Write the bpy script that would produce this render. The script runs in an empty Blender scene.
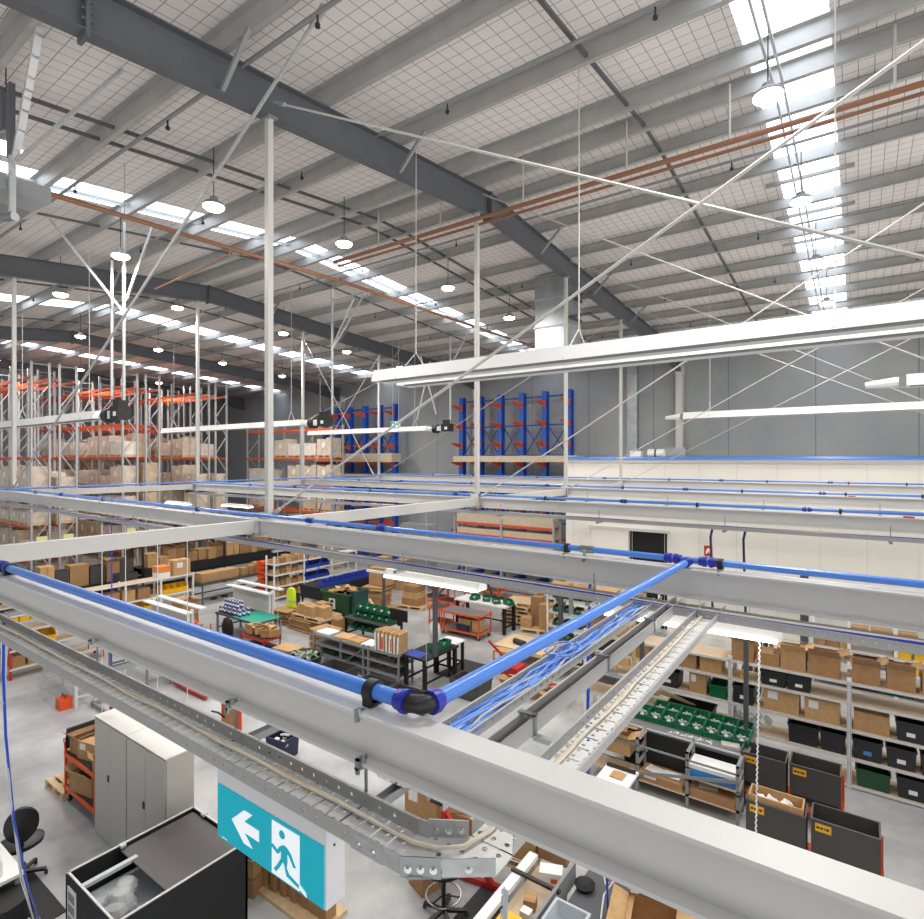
import bpy, math, random
from mathutils import Vector, Matrix
random.seed(7)
C = bpy.context.scene.collection
PI = math.pi
R = math.radians
ORD = ['first','second','third','fourth','fifth','sixth','seventh','eighth','ninth','tenth','eleventh','twelfth','thirteenth','fourteenth','fifteenth','sixteenth']
KIDS = {}

# ------------------------------------------------------------------ mesh builder
class M:
    def __init__(s):
        s.v = []; s.f = []; s.m = []; s.k = 0
    def mat(s, k): s.k = k; return s
    def add(s, vs, fs):
        b = len(s.v); s.v += [tuple(p) for p in vs]
        for f in fs:
            s.f.append(tuple(b+i for i in f)); s.m.append(s.k)
        return s
    def box(s, x0, y0, z0, x1, y1, z1):
        if x0 > x1: x0, x1 = x1, x0
        if y0 > y1: y0, y1 = y1, y0
        if z0 > z1: z0, z1 = z1, z0
        return s.add([(x0,y0,z0),(x1,y0,z0),(x1,y1,z0),(x0,y1,z0),(x0,y0,z1),(x1,y0,z1),(x1,y1,z1),(x0,y1,z1)],
              [(3,2,1,0),(4,5,6,7),(0,1,5,4),(1,2,6,5),(2,3,7,6),(3,0,4,7)])
    def obox(s, c, d, rx=0, ry=0, rz=0):
        m = Matrix.Translation(c) @ Matrix.Rotation(rz,4,'Z') @ Matrix.Rotation(ry,4,'Y') @ Matrix.Rotation(rx,4,'X')
        a,b,e = d[0]/2,d[1]/2,d[2]/2
        vs = [m @ Vector(p) for p in [(-a,-b,-e),(a,-b,-e),(a,b,-e),(-a,b,-e),(-a,-b,e),(a,-b,e),(a,b,e),(-a,b,e)]]
        return s.add(vs, [(3,2,1,0),(4,5,6,7),(0,1,5,4),(1,2,6,5),(2,3,7,6),(3,0,4,7)])
    def frame(s, p, q):
        d = (Vector(q)-Vector(p)).normalized()
        up = Vector((0,0,1)) if abs(d.z) < .95 else Vector((0,1,0))
        a = d.cross(up).normalized(); b = a.cross(d).normalized()
        return a, b
    def bar(s, p, q, w, h=None):
        h = h or w; p = Vector(p); q = Vector(q); a,b = s.frame(p,q); a = a*(w/2); b = b*(h/2)
        vs = [p-a-b,p+a-b,p+a+b,p-a+b,q-a-b,q+a-b,q+a+b,q-a+b]
        return s.add(vs, [(0,1,2,3),(7,6,5,4),(0,4,5,1),(1,5,6,2),(2,6,7,3),(3,7,4,0)])
    def tube(s, pts, r, n=8):
        pts = [Vector(p) for p in pts]; rings = []
        a = None
        for i,p in enumerate(pts):
            d = (pts[min(i+1,len(pts)-1)]-pts[max(i-1,0)]).normalized()
            if a is None:
                up = Vector((0,0,1)) if abs(d.z) < .95 else Vector((0,1,0))
                a = d.cross(up).normalized()
            else:
                a = (a - d*a.dot(d)).normalized()
            b = a.cross(d)
            rr = r[i] if isinstance(r,(list,tuple)) else r
            rings.append([p + (a*math.cos(2*PI*k/n)+b*math.sin(2*PI*k/n))*rr for k in range(n)])
        return s.loft(rings)
    def cyl(s, p, q, r, n=12, r2=None):
        return s.tube([p,q], [r, r if r2 is None else r2], n)
    def loft(s, rings):
        n = len(rings[0]); vs = [p for g in rings for p in g]; fs = []
        for i in range(len(rings)-1):
            for k in range(n):
                fs.append((i*n+k, i*n+(k+1)%n, (i+1)*n+(k+1)%n, (i+1)*n+k))
        fs.append(tuple(range(n-1,-1,-1))); fs.append(tuple((len(rings)-1)*n+k for k in range(n)))
        return s.add(vs, fs)
    def prism(s, poly, axis, a, b):
        def P(u,w,t): return {'x':(t,u,w),'y':(u,t,w),'z':(u,w,t)}[axis]
        return s.loft([[P(u,w,a) for u,w in poly],[P(u,w,b) for u,w in poly]])
    def lathe(s, prof, c=(0,0,0), n=20):
        rings = [[(c[0]+r*math.cos(2*PI*k/n), c[1]+r*math.sin(2*PI*k/n), c[2]+z) for k in range(n)] for r,z in prof]
        return s.loft(rings)
    def opentub(s, w, d, h, t=.012, taper=.0, z=0, cx=0, cy=0):
        # open container: outer taper, inner hollow
        def ring(a,b,zz): return [(cx-a,cy-b,zz),(cx+a,cy-b,zz),(cx+a,cy+b,zz),(cx-a,cy+b,zz)]
        a,b = w/2,d/2
        s.loft([ring(a-taper,b-taper,z), ring(a,b,z+h), ring(a-t,b-t,z+h), ring(a-taper-t,b-taper-t,z+t)])
        return s
    def shift(s, dx, dy, dz):
        s.v = [(x+dx,y+dy,z+dz) for x,y,z in s.v]; return s
    def build(s, name, mats, parent=None, smooth=False, world=False):
        me = bpy.data.meshes.new(name); me.from_pydata(s.v, [], s.f)
        if not isinstance(mats,(list,tuple)): mats = [mats]
        for m in mats: me.materials.append(m)
        if len(mats) > 1: me.polygons.foreach_set('material_index', s.m)
        me.update()
        import bmesh
        bm = bmesh.new(); bm.from_mesh(me); bmesh.ops.recalc_face_normals(bm, faces=bm.faces); bm.to_mesh(me); bm.free()
        if smooth:
            me.polygons.foreach_set('use_smooth', [True]*len(me.polygons))
            try: me.set_sharp_from_angle(angle=R(35))
            except Exception: pass
        o = bpy.data.objects.new(name, me); C.objects.link(o)
        if parent is not None:
            o.parent = parent; KIDS.setdefault(parent.name,[]).append(o)
            if world:
                g = parent; L = Vector((0,0,0))
                while g is not None: L += g.location; g = g.parent
                o.location = -L
        return o

def trim(label):
    w = label.split()
    i = 2
    while len(w) > 16 and i < len(w):
        if w[i] == 'the': del w[i]
        else: i += 1
    return ' '.join(w)
def tag(o, label, cat, group=None, kind=None):
    if label: o['label'] = trim(label)
    if cat: o['category'] = cat
    if group: o['group'] = group
    if kind: o['kind'] = kind
    return o
def thing(name, label, cat, loc=(0,0,0), rz=0, group=None):
    o = bpy.data.objects.new(name, None); C.objects.link(o); o.empty_display_size = .1
    o.location = loc; o.rotation_euler = (0,0,rz)
    return tag(o, label, cat, group)
def struct(name, m, mats, smooth=False):
    o = m.build(name, mats, None, smooth); o['kind'] = 'structure'; return o
def solo(name, m, mats, label, cat, group=None, loc=None, rz=0, smooth=False):
    o = m.build(name, mats, None, smooth); tag(o,label,cat,group)
    if loc is not None: o.location = loc
    o.rotation_euler = (0,0,rz)
    return o
def dup(o, loc=None, rz=None, label=None, group=None, parent=None):
    c = o.copy(); C.objects.link(c)
    if parent is not None: c.parent = parent
    if loc is not None: c.location = loc
    if rz is not None: c.rotation_euler = (0,0,rz)
    if label: c['label'] = trim(label)
    if group: c['group'] = group
    for k in KIDS.get(o.name,[]):
        KIDS.setdefault(c.name,[]).append(dup(k, parent=c))
    return c

# ------------------------------------------------------------------ materials
def nodes(name):
    m = bpy.data.materials.new(name); m.use_nodes = True
    nt = m.node_tree; return m, nt, nt.nodes['Principled BSDF']
def lin(c): return tuple((x/12.92 if x <= .04045 else ((x+.055)/1.055)**2.4) for x in (v/255. for v in c))+(1,)
def mat(name, rgb, rough=.5, metal=0, noise=0, scale=6, emit=0, ecol=None, alpha=1, bump=0, sub=None):
    m, nt, b = nodes(name); col = lin(rgb)
    b.inputs['Roughness'].default_value = rough; b.inputs['Metallic'].default_value = metal
    b.inputs['Base Color'].default_value = col
    if noise or bump:
        tc = nt.nodes.new('ShaderNodeTexCoord'); n = nt.nodes.new('ShaderNodeTexNoise')
        n.inputs['Scale'].default_value = scale; n.inputs['Detail'].default_value = 4
        nt.links.new(tc.outputs['Object'], n.inputs['Vector'])
        if noise:
            r = nt.nodes.new('ShaderNodeValToRGB')
            r.color_ramp.elements[0].position = .3; r.color_ramp.elements[1].position = .7
            r.color_ramp.elements[0].color = tuple(v*(1-noise) for v in col[:3])+(1,)
            r.color_ramp.elements[1].color = tuple(min(1,v*(1+noise)) for v in col[:3])+(1,)
            nt.links.new(n.outputs['Fac'], r.inputs['Fac']); nt.links.new(r.outputs['Color'], b.inputs['Base Color'])
        if bump:
            bp = nt.nodes.new('ShaderNodeBump'); bp.inputs['Strength'].default_value = bump
            nt.links.new(n.outputs['Fac'], bp.inputs['Height']); nt.links.new(bp.outputs['Normal'], b.inputs['Normal'])
    if emit:
        b.inputs['Emission Color'].default_value = lin(ecol or rgb); b.inputs['Emission Strength'].default_value = emit
    if alpha < 1: b.inputs['Alpha'].default_value = alpha
    return m
def math_node(nt, op, a, b=None, c=None):
    n = nt.nodes.new('ShaderNodeMath'); n.operation = op
    for i,x in enumerate((a,b,c)):
        if x is None: continue
        if isinstance(x,(int,float)): n.inputs[i].default_value = x
        else: nt.links.new(x, n.inputs[i])
    return n.outputs[0]
def grid_line(nt, coord, period, width):
    f = math_node(nt,'FRACT', math_node(nt,'DIVIDE',coord,period))
    return math_node(nt,'LESS_THAN', f, width/period)

def perforated(name, rgb, ax, ay, px, py, rad, rough=.45, metal=.55, offs=(.0,.0)):
    """galvanised sheet with rows of punched holes on the object's own axes ax, ay"""
    m, nt, b = nodes(name); b.inputs['Base Color'].default_value = lin(rgb)
    b.inputs['Roughness'].default_value = rough; b.inputs['Metallic'].default_value = metal
    tc = nt.nodes.new('ShaderNodeTexCoord'); sp = nt.nodes.new('ShaderNodeSeparateXYZ')
    nt.links.new(tc.outputs['Object'], sp.inputs[0])
    u = math_node(nt,'SUBTRACT', math_node(nt,'FRACT', math_node(nt,'DIVIDE', math_node(nt,'ADD',sp.outputs[ax],offs[0]), px)), .5)
    w = math_node(nt,'SUBTRACT', math_node(nt,'FRACT', math_node(nt,'DIVIDE', math_node(nt,'ADD',sp.outputs[ay],offs[1]), py)), .5)
    u = math_node(nt,'MULTIPLY',u,px); w = math_node(nt,'MULTIPLY',w,py)
    d = math_node(nt,'SQRT', math_node(nt,'ADD', math_node(nt,'MULTIPLY',u,u), math_node(nt,'MULTIPLY',w,w)))
    hole = math_node(nt,'LESS_THAN', d, rad)
    nt.links.new(math_node(nt,'SUBTRACT',1,hole), b.inputs['Alpha'])
    return m

def tiled_roof(name):
    m, nt, b = nodes(name); b.inputs['Roughness'].default_value = .75
    tc = nt.nodes.new('ShaderNodeTexCoord'); sp = nt.nodes.new('ShaderNodeSeparateXYZ'); nt.links.new(tc.outputs['Object'], sp.inputs[0])
    gx = grid_line(nt, sp.outputs[0], .2, .011); gy = grid_line(nt, sp.outputs[1], .21, .011)
    g = math_node(nt,'MAXIMUM',gx,gy)
    n = nt.nodes.new('ShaderNodeTexNoise'); n.inputs['Scale'].default_value = .9; nt.links.new(tc.outputs['Object'], n.inputs['Vector'])
    r = nt.nodes.new('ShaderNodeValToRGB'); r.color_ramp.elements[0].color = lin((226,219,216)); r.color_ramp.elements[1].color = lin((238,232,229))
    nt.links.new(n.outputs['Fac'], r.inputs['Fac'])
    mx = nt.nodes.new('ShaderNodeMix'); mx.data_type = 'RGBA'
    nt.links.new(g, mx.inputs[0]); nt.links.new(r.outputs['Color'], mx.inputs[6]); mx.inputs[7].default_value = lin((150,145,144))
    nt.links.new(mx.outputs[2], b.inputs['Base Color'])
    return m

def concrete(name, c0, c1, rough, scale, panel=0, spec=.5):
    m, nt, b = nodes(name); b.inputs['Roughness'].default_value = rough
    tc = nt.nodes.new('ShaderNodeTexCoord')
    n = nt.nodes.new('ShaderNodeTexNoise'); n.inputs['Scale'].default_value = scale; n.inputs['Detail'].default_value = 7; n.inputs['Roughness'].default_value = .6
    n2 = nt.nodes.new('ShaderNodeTexNoise'); n2.inputs['Scale'].default_value = scale*.22; n2.inputs['Detail'].default_value = 3
    nt.links.new(tc.outputs['Object'], n.inputs['Vector']); nt.links.new(tc.outputs['Object'], n2.inputs['Vector'])
    s = math_node(nt,'ADD', math_node(nt,'MULTIPLY', n.outputs['Fac'], .55), math_node(nt,'MULTIPLY', n2.outputs['Fac'], .45))
    r = nt.nodes.new('ShaderNodeValToRGB'); r.color_ramp.elements[0].position = .36; r.color_ramp.elements[1].position = .62
    r.color_ramp.elements[0].color = lin(c0); r.color_ramp.elements[1].color = lin(c1)
    nt.links.new(s, r.inputs['Fac']); out = r.outputs['Color']
    if panel:
        sp = nt.nodes.new('ShaderNodeSeparateXYZ'); nt.links.new(tc.outputs['Object'], sp.inputs[0])
        g = grid_line(nt, math_node(nt,'ADD',sp.outputs[0],60.25), panel, .035)
        mx = nt.nodes.new('ShaderNodeMix'); mx.data_type = 'RGBA'; nt.links.new(g, mx.inputs[0]); nt.links.new(out, mx.inputs[6])
        mx.inputs[7].default_value = lin((124,127,130)); out = mx.outputs[2]
    nt.links.new(out, b.inputs['Base Color'])
    return m

def cardboard(name, rgb):
    return mat(name, rgb, .8, 0, .1, 9)

m_floor = concrete('polished_concrete', (142,143,145), (196,197,197), .33, .9)
m_wall = concrete('precast_concrete', (150,156,161), (172,174,173), .8, .55, panel=3.1)
m_roof = tiled_roof('roof_insulation_foil_with_mesh')
m_sky = mat('translucent_skylight_sheet', (235,243,255), .6, emit=3.2, ecol=(232,242,255))
m_raft = mat('rafter_paint_blue_grey', (92,95,101), .5, 0, .05, 3)
m_purl = mat('galvanised_purlin', (172,172,170), .5, .2, .08, 3)
m_cream = mat('cream_panel', (238,234,224), .55, 0, .02, 1)
m_black = mat('black_matt', (22,22,23), .65)
m_dark = mat('charcoal', (58,57,57), .6)
m_beam = mat('pale_grey_beam_paint', (212,210,206), .42, 0, .02, 5)
m_post = mat('white_grey_post_paint', (198,196,191), .45)
m_galv = mat('galvanised_steel', (182,184,184), .4, .3, .12, 25)
m_galvd = mat('zinc_fastener', (150,155,158), .3, .8)
m_perx = perforated('perforated_tray_side', (176,176,174), 0, 2, .06, .05, .0058, metal=.3, offs=(0,.022))
m_pery = perforated('perforated_tray_side_cross', (178,178,176), 1, 2, .06, .05, .0058, metal=.3, offs=(0,.022))
m_pfl = perforated('perforated_tray_floor', (222,221,218), 0, 1, .045, .045, .0075, .5, .1, offs=(.0025,.005))
m_pflx = perforated('perforated_tray_floor_along', (208,207,204), 0, 1, .06, .045, .0065, .5, .1, offs=(-.02,-.0175))
m_chan = mat('channel_pale_steel', (176,176,174), .45, .1)
m_blue = mat('blue_air_pipe', (76,132,220), .3)
m_bluefit = mat('blue_pipe_fitting', (32,46,160), .35)
m_bhose = mat('blue_hose', (24,70,190), .35)
m_blk = mat('black_plastic', (30,29,29), .42)
m_cabw = mat('cream_cable', (226,216,196), .5)
m_cabb = mat('pale_blue_cable', (120,160,232), .45)
m_white = mat('white_paint', (236,236,234), .45)
m_offw = mat('off_white_steel', (214,212,208), .5)
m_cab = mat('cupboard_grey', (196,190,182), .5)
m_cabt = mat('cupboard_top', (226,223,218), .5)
m_orange = mat('orange_trolley', (232,84,24), .45)
m_rackor = mat('orange_rack_beam', (214,92,50), .5)
m_red = mat('red_paint', (190,42,36), .5)
m_rackup = mat('galvanised_rack_upright', (186,188,190), .45, .3)
m_rblue = mat('blue_cantilever_column', (38,92,190), .5)
m_rblued = mat('dark_blue_brace', (40,80,160), .5)
m_pine = mat('pine_timber', (214,186,146), .7, 0, .1, 8)
m_ply = mat('shelf_board_particle', (204,182,154), .7, 0, .06, 6)
m_timb = mat('wrapped_timber_pack', (206,194,170), .65, 0, .06, 5)
m_card = [cardboard('cardboard_a',(186,146,100)), cardboard('cardboard_b',(170,130,88)), cardboard('cardboard_c',(198,160,112)), cardboard('cardboard_d',(158,122,84))]
m_tape = mat('packing_tape', (170,128,76), .35)
m_lab = mat('white_label', (240,238,234), .6)
m_yell = mat('yellow_plastic', (238,186,20), .45)
m_grn = mat('green_plastic_bin', (10,104,66), .4)
m_grnd = mat('dark_green_plastic', (34,78,48), .5)
m_blu = mat('blue_plastic_bin', (46,72,168), .4)
m_navy = mat('navy_plastic', (34,38,72), .45)
m_tote = mat('charcoal_tote', (74,71,68), .55)
m_toted = mat('black_tote', (44,44,47), .5)
m_olab = mat('orange_yellow_label', (240,176,38), .6)
m_ink = mat('dark_ink', (40,40,44), .6)
m_grey = mat('mid_grey_steel', (140,142,143), .5)
m_greyd = mat('dark_grey_steel', (84,86,90), .5)
m_top = mat('grey_bench_top', (112,112,112), .55)
m_teal = mat('teal_cutting_mat', (30,150,128), .6)
m_mesh = mat('grey_lid_film', (84,80,80), .55, 0, .04, 3)
m_copp = mat('sprinkler_pipe_copper_brown', (146,102,76), .5, .1)
m_heat = mat('white_heater_hood', (238,238,236), .35)
m_wrapm = [mat('stretch_wrap_a',(216,200,182),.35,0,.14,4), mat('stretch_wrap_b',(204,180,154),.4,0,.14,4), mat('stretch_wrap_c',(230,222,210),.35,0,.1,4)]
m_lens = mat('lamp_lens', (255,250,235), .3, emit=22, ecol=(255,244,222))
m_tubel = mat('fluorescent_diffuser', (255,252,244), .3, emit=5, ecol=(255,248,236))
m_exit = mat('exit_sign_cyan_face', (0,172,192), .65, emit=.22)
m_exitw = mat('exit_sign_white', (245,250,252), .4, emit=.3)
m_sign = mat('sign_housing_white', (224,222,224), .45)
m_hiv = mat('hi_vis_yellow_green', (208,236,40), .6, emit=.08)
m_rubber = mat('rubber_mat', (52,51,52), .75, 0, .15, 60)
m_chrome = mat('chrome', (210,210,212), .15, 1)
m_bottle = mat('blue_white_bottle', (50,66,150), .3)
m_pale = mat('pale_blue_box', (60,140,205), .5)
m_clear = mat('clear_plastic_film', (220,222,222), .15, alpha=.45)
m_lgrey = mat('light_grey_plastic', (190,196,200), .5)
m_steelduct = mat('galvanised_duct', (176,182,186), .35, .5, .2, 2.5)
m_vent = mat('dark_vent', (60,62,66), .6)
# ================================================================== THE BUILDING
XL, XR, YB, YF = -48.0, 7.0, 25.5, -4.0
def zr(y): return 11.9-.109*(9.84-y) if y < 9.84 else 11.9-.06*(y-9.84)
struct('floor', M().box(XL-.3,YF,-.12,XR+2,YB+.3,0), m_floor)
struct('wall_back', M().box(XL-.3,YB,0,XR+2,YB+.25,zr(YB)-.02), m_wall)
struct('wall_left', M().prism([(YF,0),(YB,0),(YB,zr(YB)-.03),(9.84,11.87),(YF,zr(YF)-.03)],'x',XL-.25,XL), m_wall)
SKY = [(-1.3,-.3),(-12.98,-12.1),(-24.3,-23.1),(-35.1,-34.0)]
def roof_slab(m, x0, x1, t0=0, t1=.08):
    m.prism([(YF,zr(YF)+t0),(9.84,11.9+t0),(YB+.25,zr(YB+.25)+t0),(YB+.25,zr(YB+.25)+t1),(9.84,11.9+t1),(YF,zr(YF)+t1)],'x',x0,x1)
m = M(); xs = XR+2
for a,b in SKY: roof_slab(m, b, xs); xs = a
roof_slab(m, XL-.3, xs)
struct('ceiling', m, m_roof)
for i,(a,b) in enumerate(SKY):
    m = M(); roof_slab(m, a, b, .01, .05); struct(f'window_{i+1}', m, m_sky)

# rafters (portal frames)
RX = [4.3,-6.35,-17.1,-27.9,-38.7]
def ipoly(w, h, tf=.016, tw=.010):   # centred in width, top at 0
    a = w/2; b = tw/2
    return [(-a,-h),(a,-h),(a,-h+tf),(b,-h+tf),(b,-tf),(a,-tf),(a,0),(-a,0),(-a,-tf),(-b,-tf),(-b,-h+tf),(-a,-h+tf)]
rnames = ['at the far right beyond the right skylight','crossing the picture from top left to the concrete wall','second from the camera above the heater ends','third from the camera above the pallet racks','farthest left above the rear pallet racks']
for i,x in enumerate(RX):
    t = thing('roof_rafter', f'blue-grey steel I-section roof rafter {rnames[i]}', 'rafter', (x,9.84,zr(9.84)-.3), 0, 'portal frame rafters')
    m = M(); P = ipoly(.2,.5)
    m.loft([[(x+u,y,zr(y)-.3+w) for u,w in P] for y in (YF,9.84,YB-.3)])
    m.build('rafter_beam', m_raft, t, world=True)
    m = M(); a,b = YB-3.2, YB-.32
    m.add([(x-.1,a,zr(a)-.79),(x+.1,a,zr(a)-.79),(x+.1,b,zr(b)-1.15),(x-.1,b,zr(b)-1.15),(x-.006,a,zr(a)-.78),(x-.006,b,zr(b)-.78),(x+.006,a,zr(a)-.78),(x+.006,b,zr(b)-.78)],
          [(0,1,2,3),(4,5,3,0),(6,7,2,1)])
    m.build('haunch', m_raft, t, world=True)
    for yj in (2.34, 9.84):
        m = M(); z = zr(yj)-.3
        m.box(x-.11,yj-.02,z-.56,x+.11,yj+.02,z+.02)
        for k in range(5):
            for s in (-1,1): m.cyl((x+s*.07,yj-.05,z-.08-.1*k),(x+s*.07,yj+.05,z-.08-.1*k),.018,6)
        m.build('splice_plate', m_raft, t, world=True)
    if i in (1,2):
        for yj in (3.8,7.0,12.1,15.4,18.6):
            m = M(); z = zr(yj)-.3
            m.bar((x+.05,yj,z-.47),(x+.62,yj,z+.06),.05,.05); m.build('fly_brace', m_grey, t, world=True)
# wall columns
for i,x in enumerate(RX[:4]):
    m = M(); z = zr(YB)-1.2
    m.box(x-.14,YB-.32,0,x+.14,YB-.30,z); m.box(x-.14,YB-.02,0,x+.14,YB,z); m.box(x-.008,YB-.3,0,x+.008,YB-.02,z); m.box(x-.15,YB-.34,z-.02,x+.15,YB,z+.4)
    if i != 1: lb = ['pale steel portal column near the right edge of the concrete wall','','pale steel portal column between the two blue cantilever racks','pale steel portal column behind the left blue cantilever rack'][i]
    else: lb = 'pale steel portal column beside the narrow vertical wall duct'
    solo('portal_column', m, m_beam, lb, 'column', 'portal columns on the concrete wall')
# purlins
PY = [-3.0,-1.4,.6,2.2,3.8,5.4,7.0,8.6,9.45,10.45,12.1,13.8,15.4,17.0,18.6,20.2,21.8,23.4,25.0]
for i,y in enumerate(PY):
    z = zr(y)-.02; m = M(); s = 1 if y < 9.84 else -1
    m.box(XL,y-.004,z-.25,XR+1.5,y+.004,z); m.box(XL,y,z-.25,XR+1.5,y+s*.08,z-.243); m.box(XL,y,z-.007,XR+1.5,y-s*.08,z)
    m.box(XL,y+s*.076,z-.25,XR+1.5,y+s*.08,z-.225)
    k = abs(i-8) if i <= 8 else i-9
    lb = f'long galvanised roof purlin, {ORD[k]} from the roof ridge on the {"camera" if i<=8 else "concrete wall"} side'
    solo('roof_purlin', m, m_purl, lb, 'purlin', 'roof purlins')
# bridging rows under the purlins
for x, lb in ((-2.95,'between the right skylight and nearest rafter'),(-9.2,'double pair, nearer the first rafter'),(-9.72,'double pair, farther from the first rafter'),(-13.8,'beside the left skylight strip'),(-20.2,'right of the second left skylight strip'),(-26.2,'left of the second left skylight strip')):
    m = M()
    for a,b in zip(PY[2:-1],PY[3:]): m.bar((x,a,zr(a)-.2),(x,b,zr(b)-.2),.05,.045)
    solo('purlin_bridging', m, m_greyd, f'dark steel purlin bridging row {lb}', 'bridging', 'purlin bridging rows')
for k,(x,lb) in enumerate(((-1.02,'left'),(-.9,'right'),(-12.5,'left'),(-12.38,'right'))):
    m = M()
    for a,b in zip(PY[2:-1],PY[3:]): m.bar((x,a,zr(a)-(.10 if k>1 else .3)),(x,b,zr(b)-(.10 if k>1 else .3)),.03,.045)
    solo('skylight_rail', m, m_galv, f'thin steel rail along the {"right" if k<2 else "near left"} skylight, {lb} one of the pair', 'rail', 'rails under the skylights')
for k,y in enumerate((2.95,6.2,11.25,12.95,14.6,16.2)):
    z = zr(y)-.06
    solo('skylight_trimmer', M().box(-1.55,y-.03,z-.06,-.05,y+.03,z), m_grey, f'short grey trimmer bar across the right skylight, {ORD[k]} from the camera', 'trimmer', 'skylight trimmer bars')
# sprinkler branch pipes between purlins
for k,y in enumerate((.95,4.1,6.5,11.25,14.6,17.8,21.0)):
    z = zr(y)-.30
    t = thing('sprinkler_pipe', f'thin grey sprinkler branch pipe under the roof, {ORD[k]} row from the camera', 'pipe', (-20,y,z), 0, 'sprinkler branch pipes')
    m = M().cyl((-46,y,z),(XR,y,z),.027,8); m.build('pipe', m_grey, t, world=True)
    for x in (-21.5,-18.4,-14.3,-11.5,-8.2,-4.9,-1.9,1.2):
        m = M().cyl((x,y,z),(x,y,z-.12),.012,6); m.cyl((x,y,z-.12),(x,y,z-.16),.03,6); m.build('sprinkler_head', m_ink, t, world=True)
# copper-brown mains
t = thing('sprinkler_main', 'long copper-brown pipe running up the roof slope beside the left skylight', 'pipe', (-10.5,9.84,10.4))
M().tube([(-10.5,-3,10.03),(-10.5,9.84,10.45),(-10.5,25,10.5)],.042,10).build('pipe', m_copp, t, True, True)
for y in (1.5,4.5,7.5,10.5,13.5,16.5,19.5): M().cyl((-10.5,y,10.3),(-10.5,y,zr(y)-.1),.008,5).build('hanger_rod', m_galv, t, world=True)
M().tube([(-10.5,6.5,10.38),(-10.5,6.5,10.2),(-13.6,6.5,10.05)],.02,8).build('branch_pipe', m_copp, t, True, True)
t = thing('sprinkler_main', 'twin copper-brown pipes crossing under the ridge from left to right', 'pipe', (-5,9.3,10.9))
for dy,dz,r in ((0,0,.042),(.14,-.06,.026)): M().cyl((-10.5,9.3+dy,10.86+dz),(XR,9.3+dy,10.86+dz),r,10).build('pipe', m_copp, t, True, True)
for x in (-9,-7.2,-5.2,-3.2,-1.6,.4): M().cyl((x,9.3,10.9),(x,9.3,11.75),.016,6).build('hanger_rod', m_post, t, world=True)
t = thing('sprinkler_main', 'thin copper-brown pipe near the concrete wall high under the roof', 'pipe', (-5,20.6,10.5))
M().cyl((-17,20.6,10.4),(XR,20.6,10.4),.05,8).build('pipe', m_copp, t, True, True)
# high-bay lights
def make_bay():
    t = thing('high_bay_light', '', 'light'); 
    m = M().lathe([(.04,.13),(.07,.12),(.08,.05),(.15,.03),(.18,-.01),(.18,-.03),(.15,-.03)],n=20); m.build('housing', m_grey, t, True)
    M().lathe([(.165,-.02),(.17,-.05),(.13,-.085),(.06,-.105),(.01,-.11)],n=20).build('lens', m_lens, t, True)
    return t
bay = make_bay(); first = True
BL = [(-8.9,2.4),(-8.95,5.25),(-9.0,8.25),(-9.1,12.1),(-9.0,15.2),(-9.0,18.4),(-.93,8.0),(-.84,11.8),(-.78,15.0),(-.7,18.3),(-12.78,5.4),(-17.2,5.8),(-17.2,8.9),(-17.2,12.8),(-17.2,15.9),(-17.2,19.2),(-24.2,8.8),(-24.4,11.8),(-24.3,14.7),(-24.3,18),(-.9,4.6),(7.4,1.5),(-33,8.5),(-33,12),(-33,16),(7.4,5),(7.4,10),(7.4,15)]  # row right of the view is unseen, added to light the +X faces
BN = {0:'beside the left picture edge, behind the galvanised hanger',1:'in front of the left skylight left of the tall near post',2:'right of the tall near post beside the diagonal stay',3:'under the left skylight, right of centre',4:'at the far end of the left skylight',5:'beyond the left skylight end near the wall',
 6:'large and bright beside the right skylight top',7:'second along the right skylight',8:'third along the right skylight',9:'fourth along the right skylight',10:'hanging low between the two galvanised heater hangers',11:'under the second rafter, leftmost',12:'under the second rafter, second from left',13:'hooked on the second rafter, third from left',14:'hooked on the second rafter, fourth from left',15:'at the far end of the second rafter'}
for i,(x,y) in enumerate(BL):
    z = zr(y)-1.05
    if first: t = bay; first = False
    else: t = dup(bay)
    t.location = (x,y,z)
    t['label'] = trim('round high-bay lamp ' + (BN[i] if i in BN else ('over the pallet racks, %s of that row' % ORD[i-16] if 16 <= i < 20 else ('in the rear rack bay, %s from the camera' % ORD[i-22] if 22 <= i < 25 else (('over the near right tray under the right skylight' if i == 20 else 'unseen, added for side light beyond the right skylight, beside the camera') if i < 22 else 'unseen, added for side light beyond the right skylight, %s far one' % ORD[i-25])))))
    t['group'] = 'high-bay lamps'
    M().cyl((0,0,.15),(0,0,.98),.008,5).build('suspension_cable', m_ink, t)
    l = bpy.data.lights.new('lamp_glow','AREA'); l.shape = 'DISK'; l.size = .36; l.energy = 112; l.color = (1,.955,.89)
    o = bpy.data.objects.new('lamp_glow', l); C.objects.link(o); o.parent = t; o.location = (0,0,-.13)
# inner cream-walled room
ry = 20.0; x0,x1 = -9.28, XR+2; zt = 5.9
m = M(); ox0,ox1,oz = -6.79,-5.44,3.4
m.box(x0,ry,0,ox0,ry+.12,zt).box(ox1,ry,0,x1,ry+.12,zt).box(ox0,ry,oz,ox1,ry+.12,zt).box(x0,ry+.12,0,x0+.12,YB,zt).box(x0,ry,zt,x1,YB,zt+.06)
struct('wall_inner', m, m_cream)
m = M()
for k in range(14): m.box(x0+1.15*k+.3,ry-.006,0,x0+1.15*k+.312,ry,zt)
struct('trim_1', m, m_offw)
struct('trim_2', M().box(x0-.03,ry-.05,zt-.02,x1,ry,zt+.1), m_offw)
struct('door_1', M().box(-8.21,ry-.07,.02,-6.79,ry-.01,3.42), m_cream)
struct('trim_3', M().box(-8.3,ry-.09,3.42,-5.36,ry,3.52), m_offw)
struct('door_2', M().box(ox0,ry+.16,0,ox1,ry+.2,oz), m_black)
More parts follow.
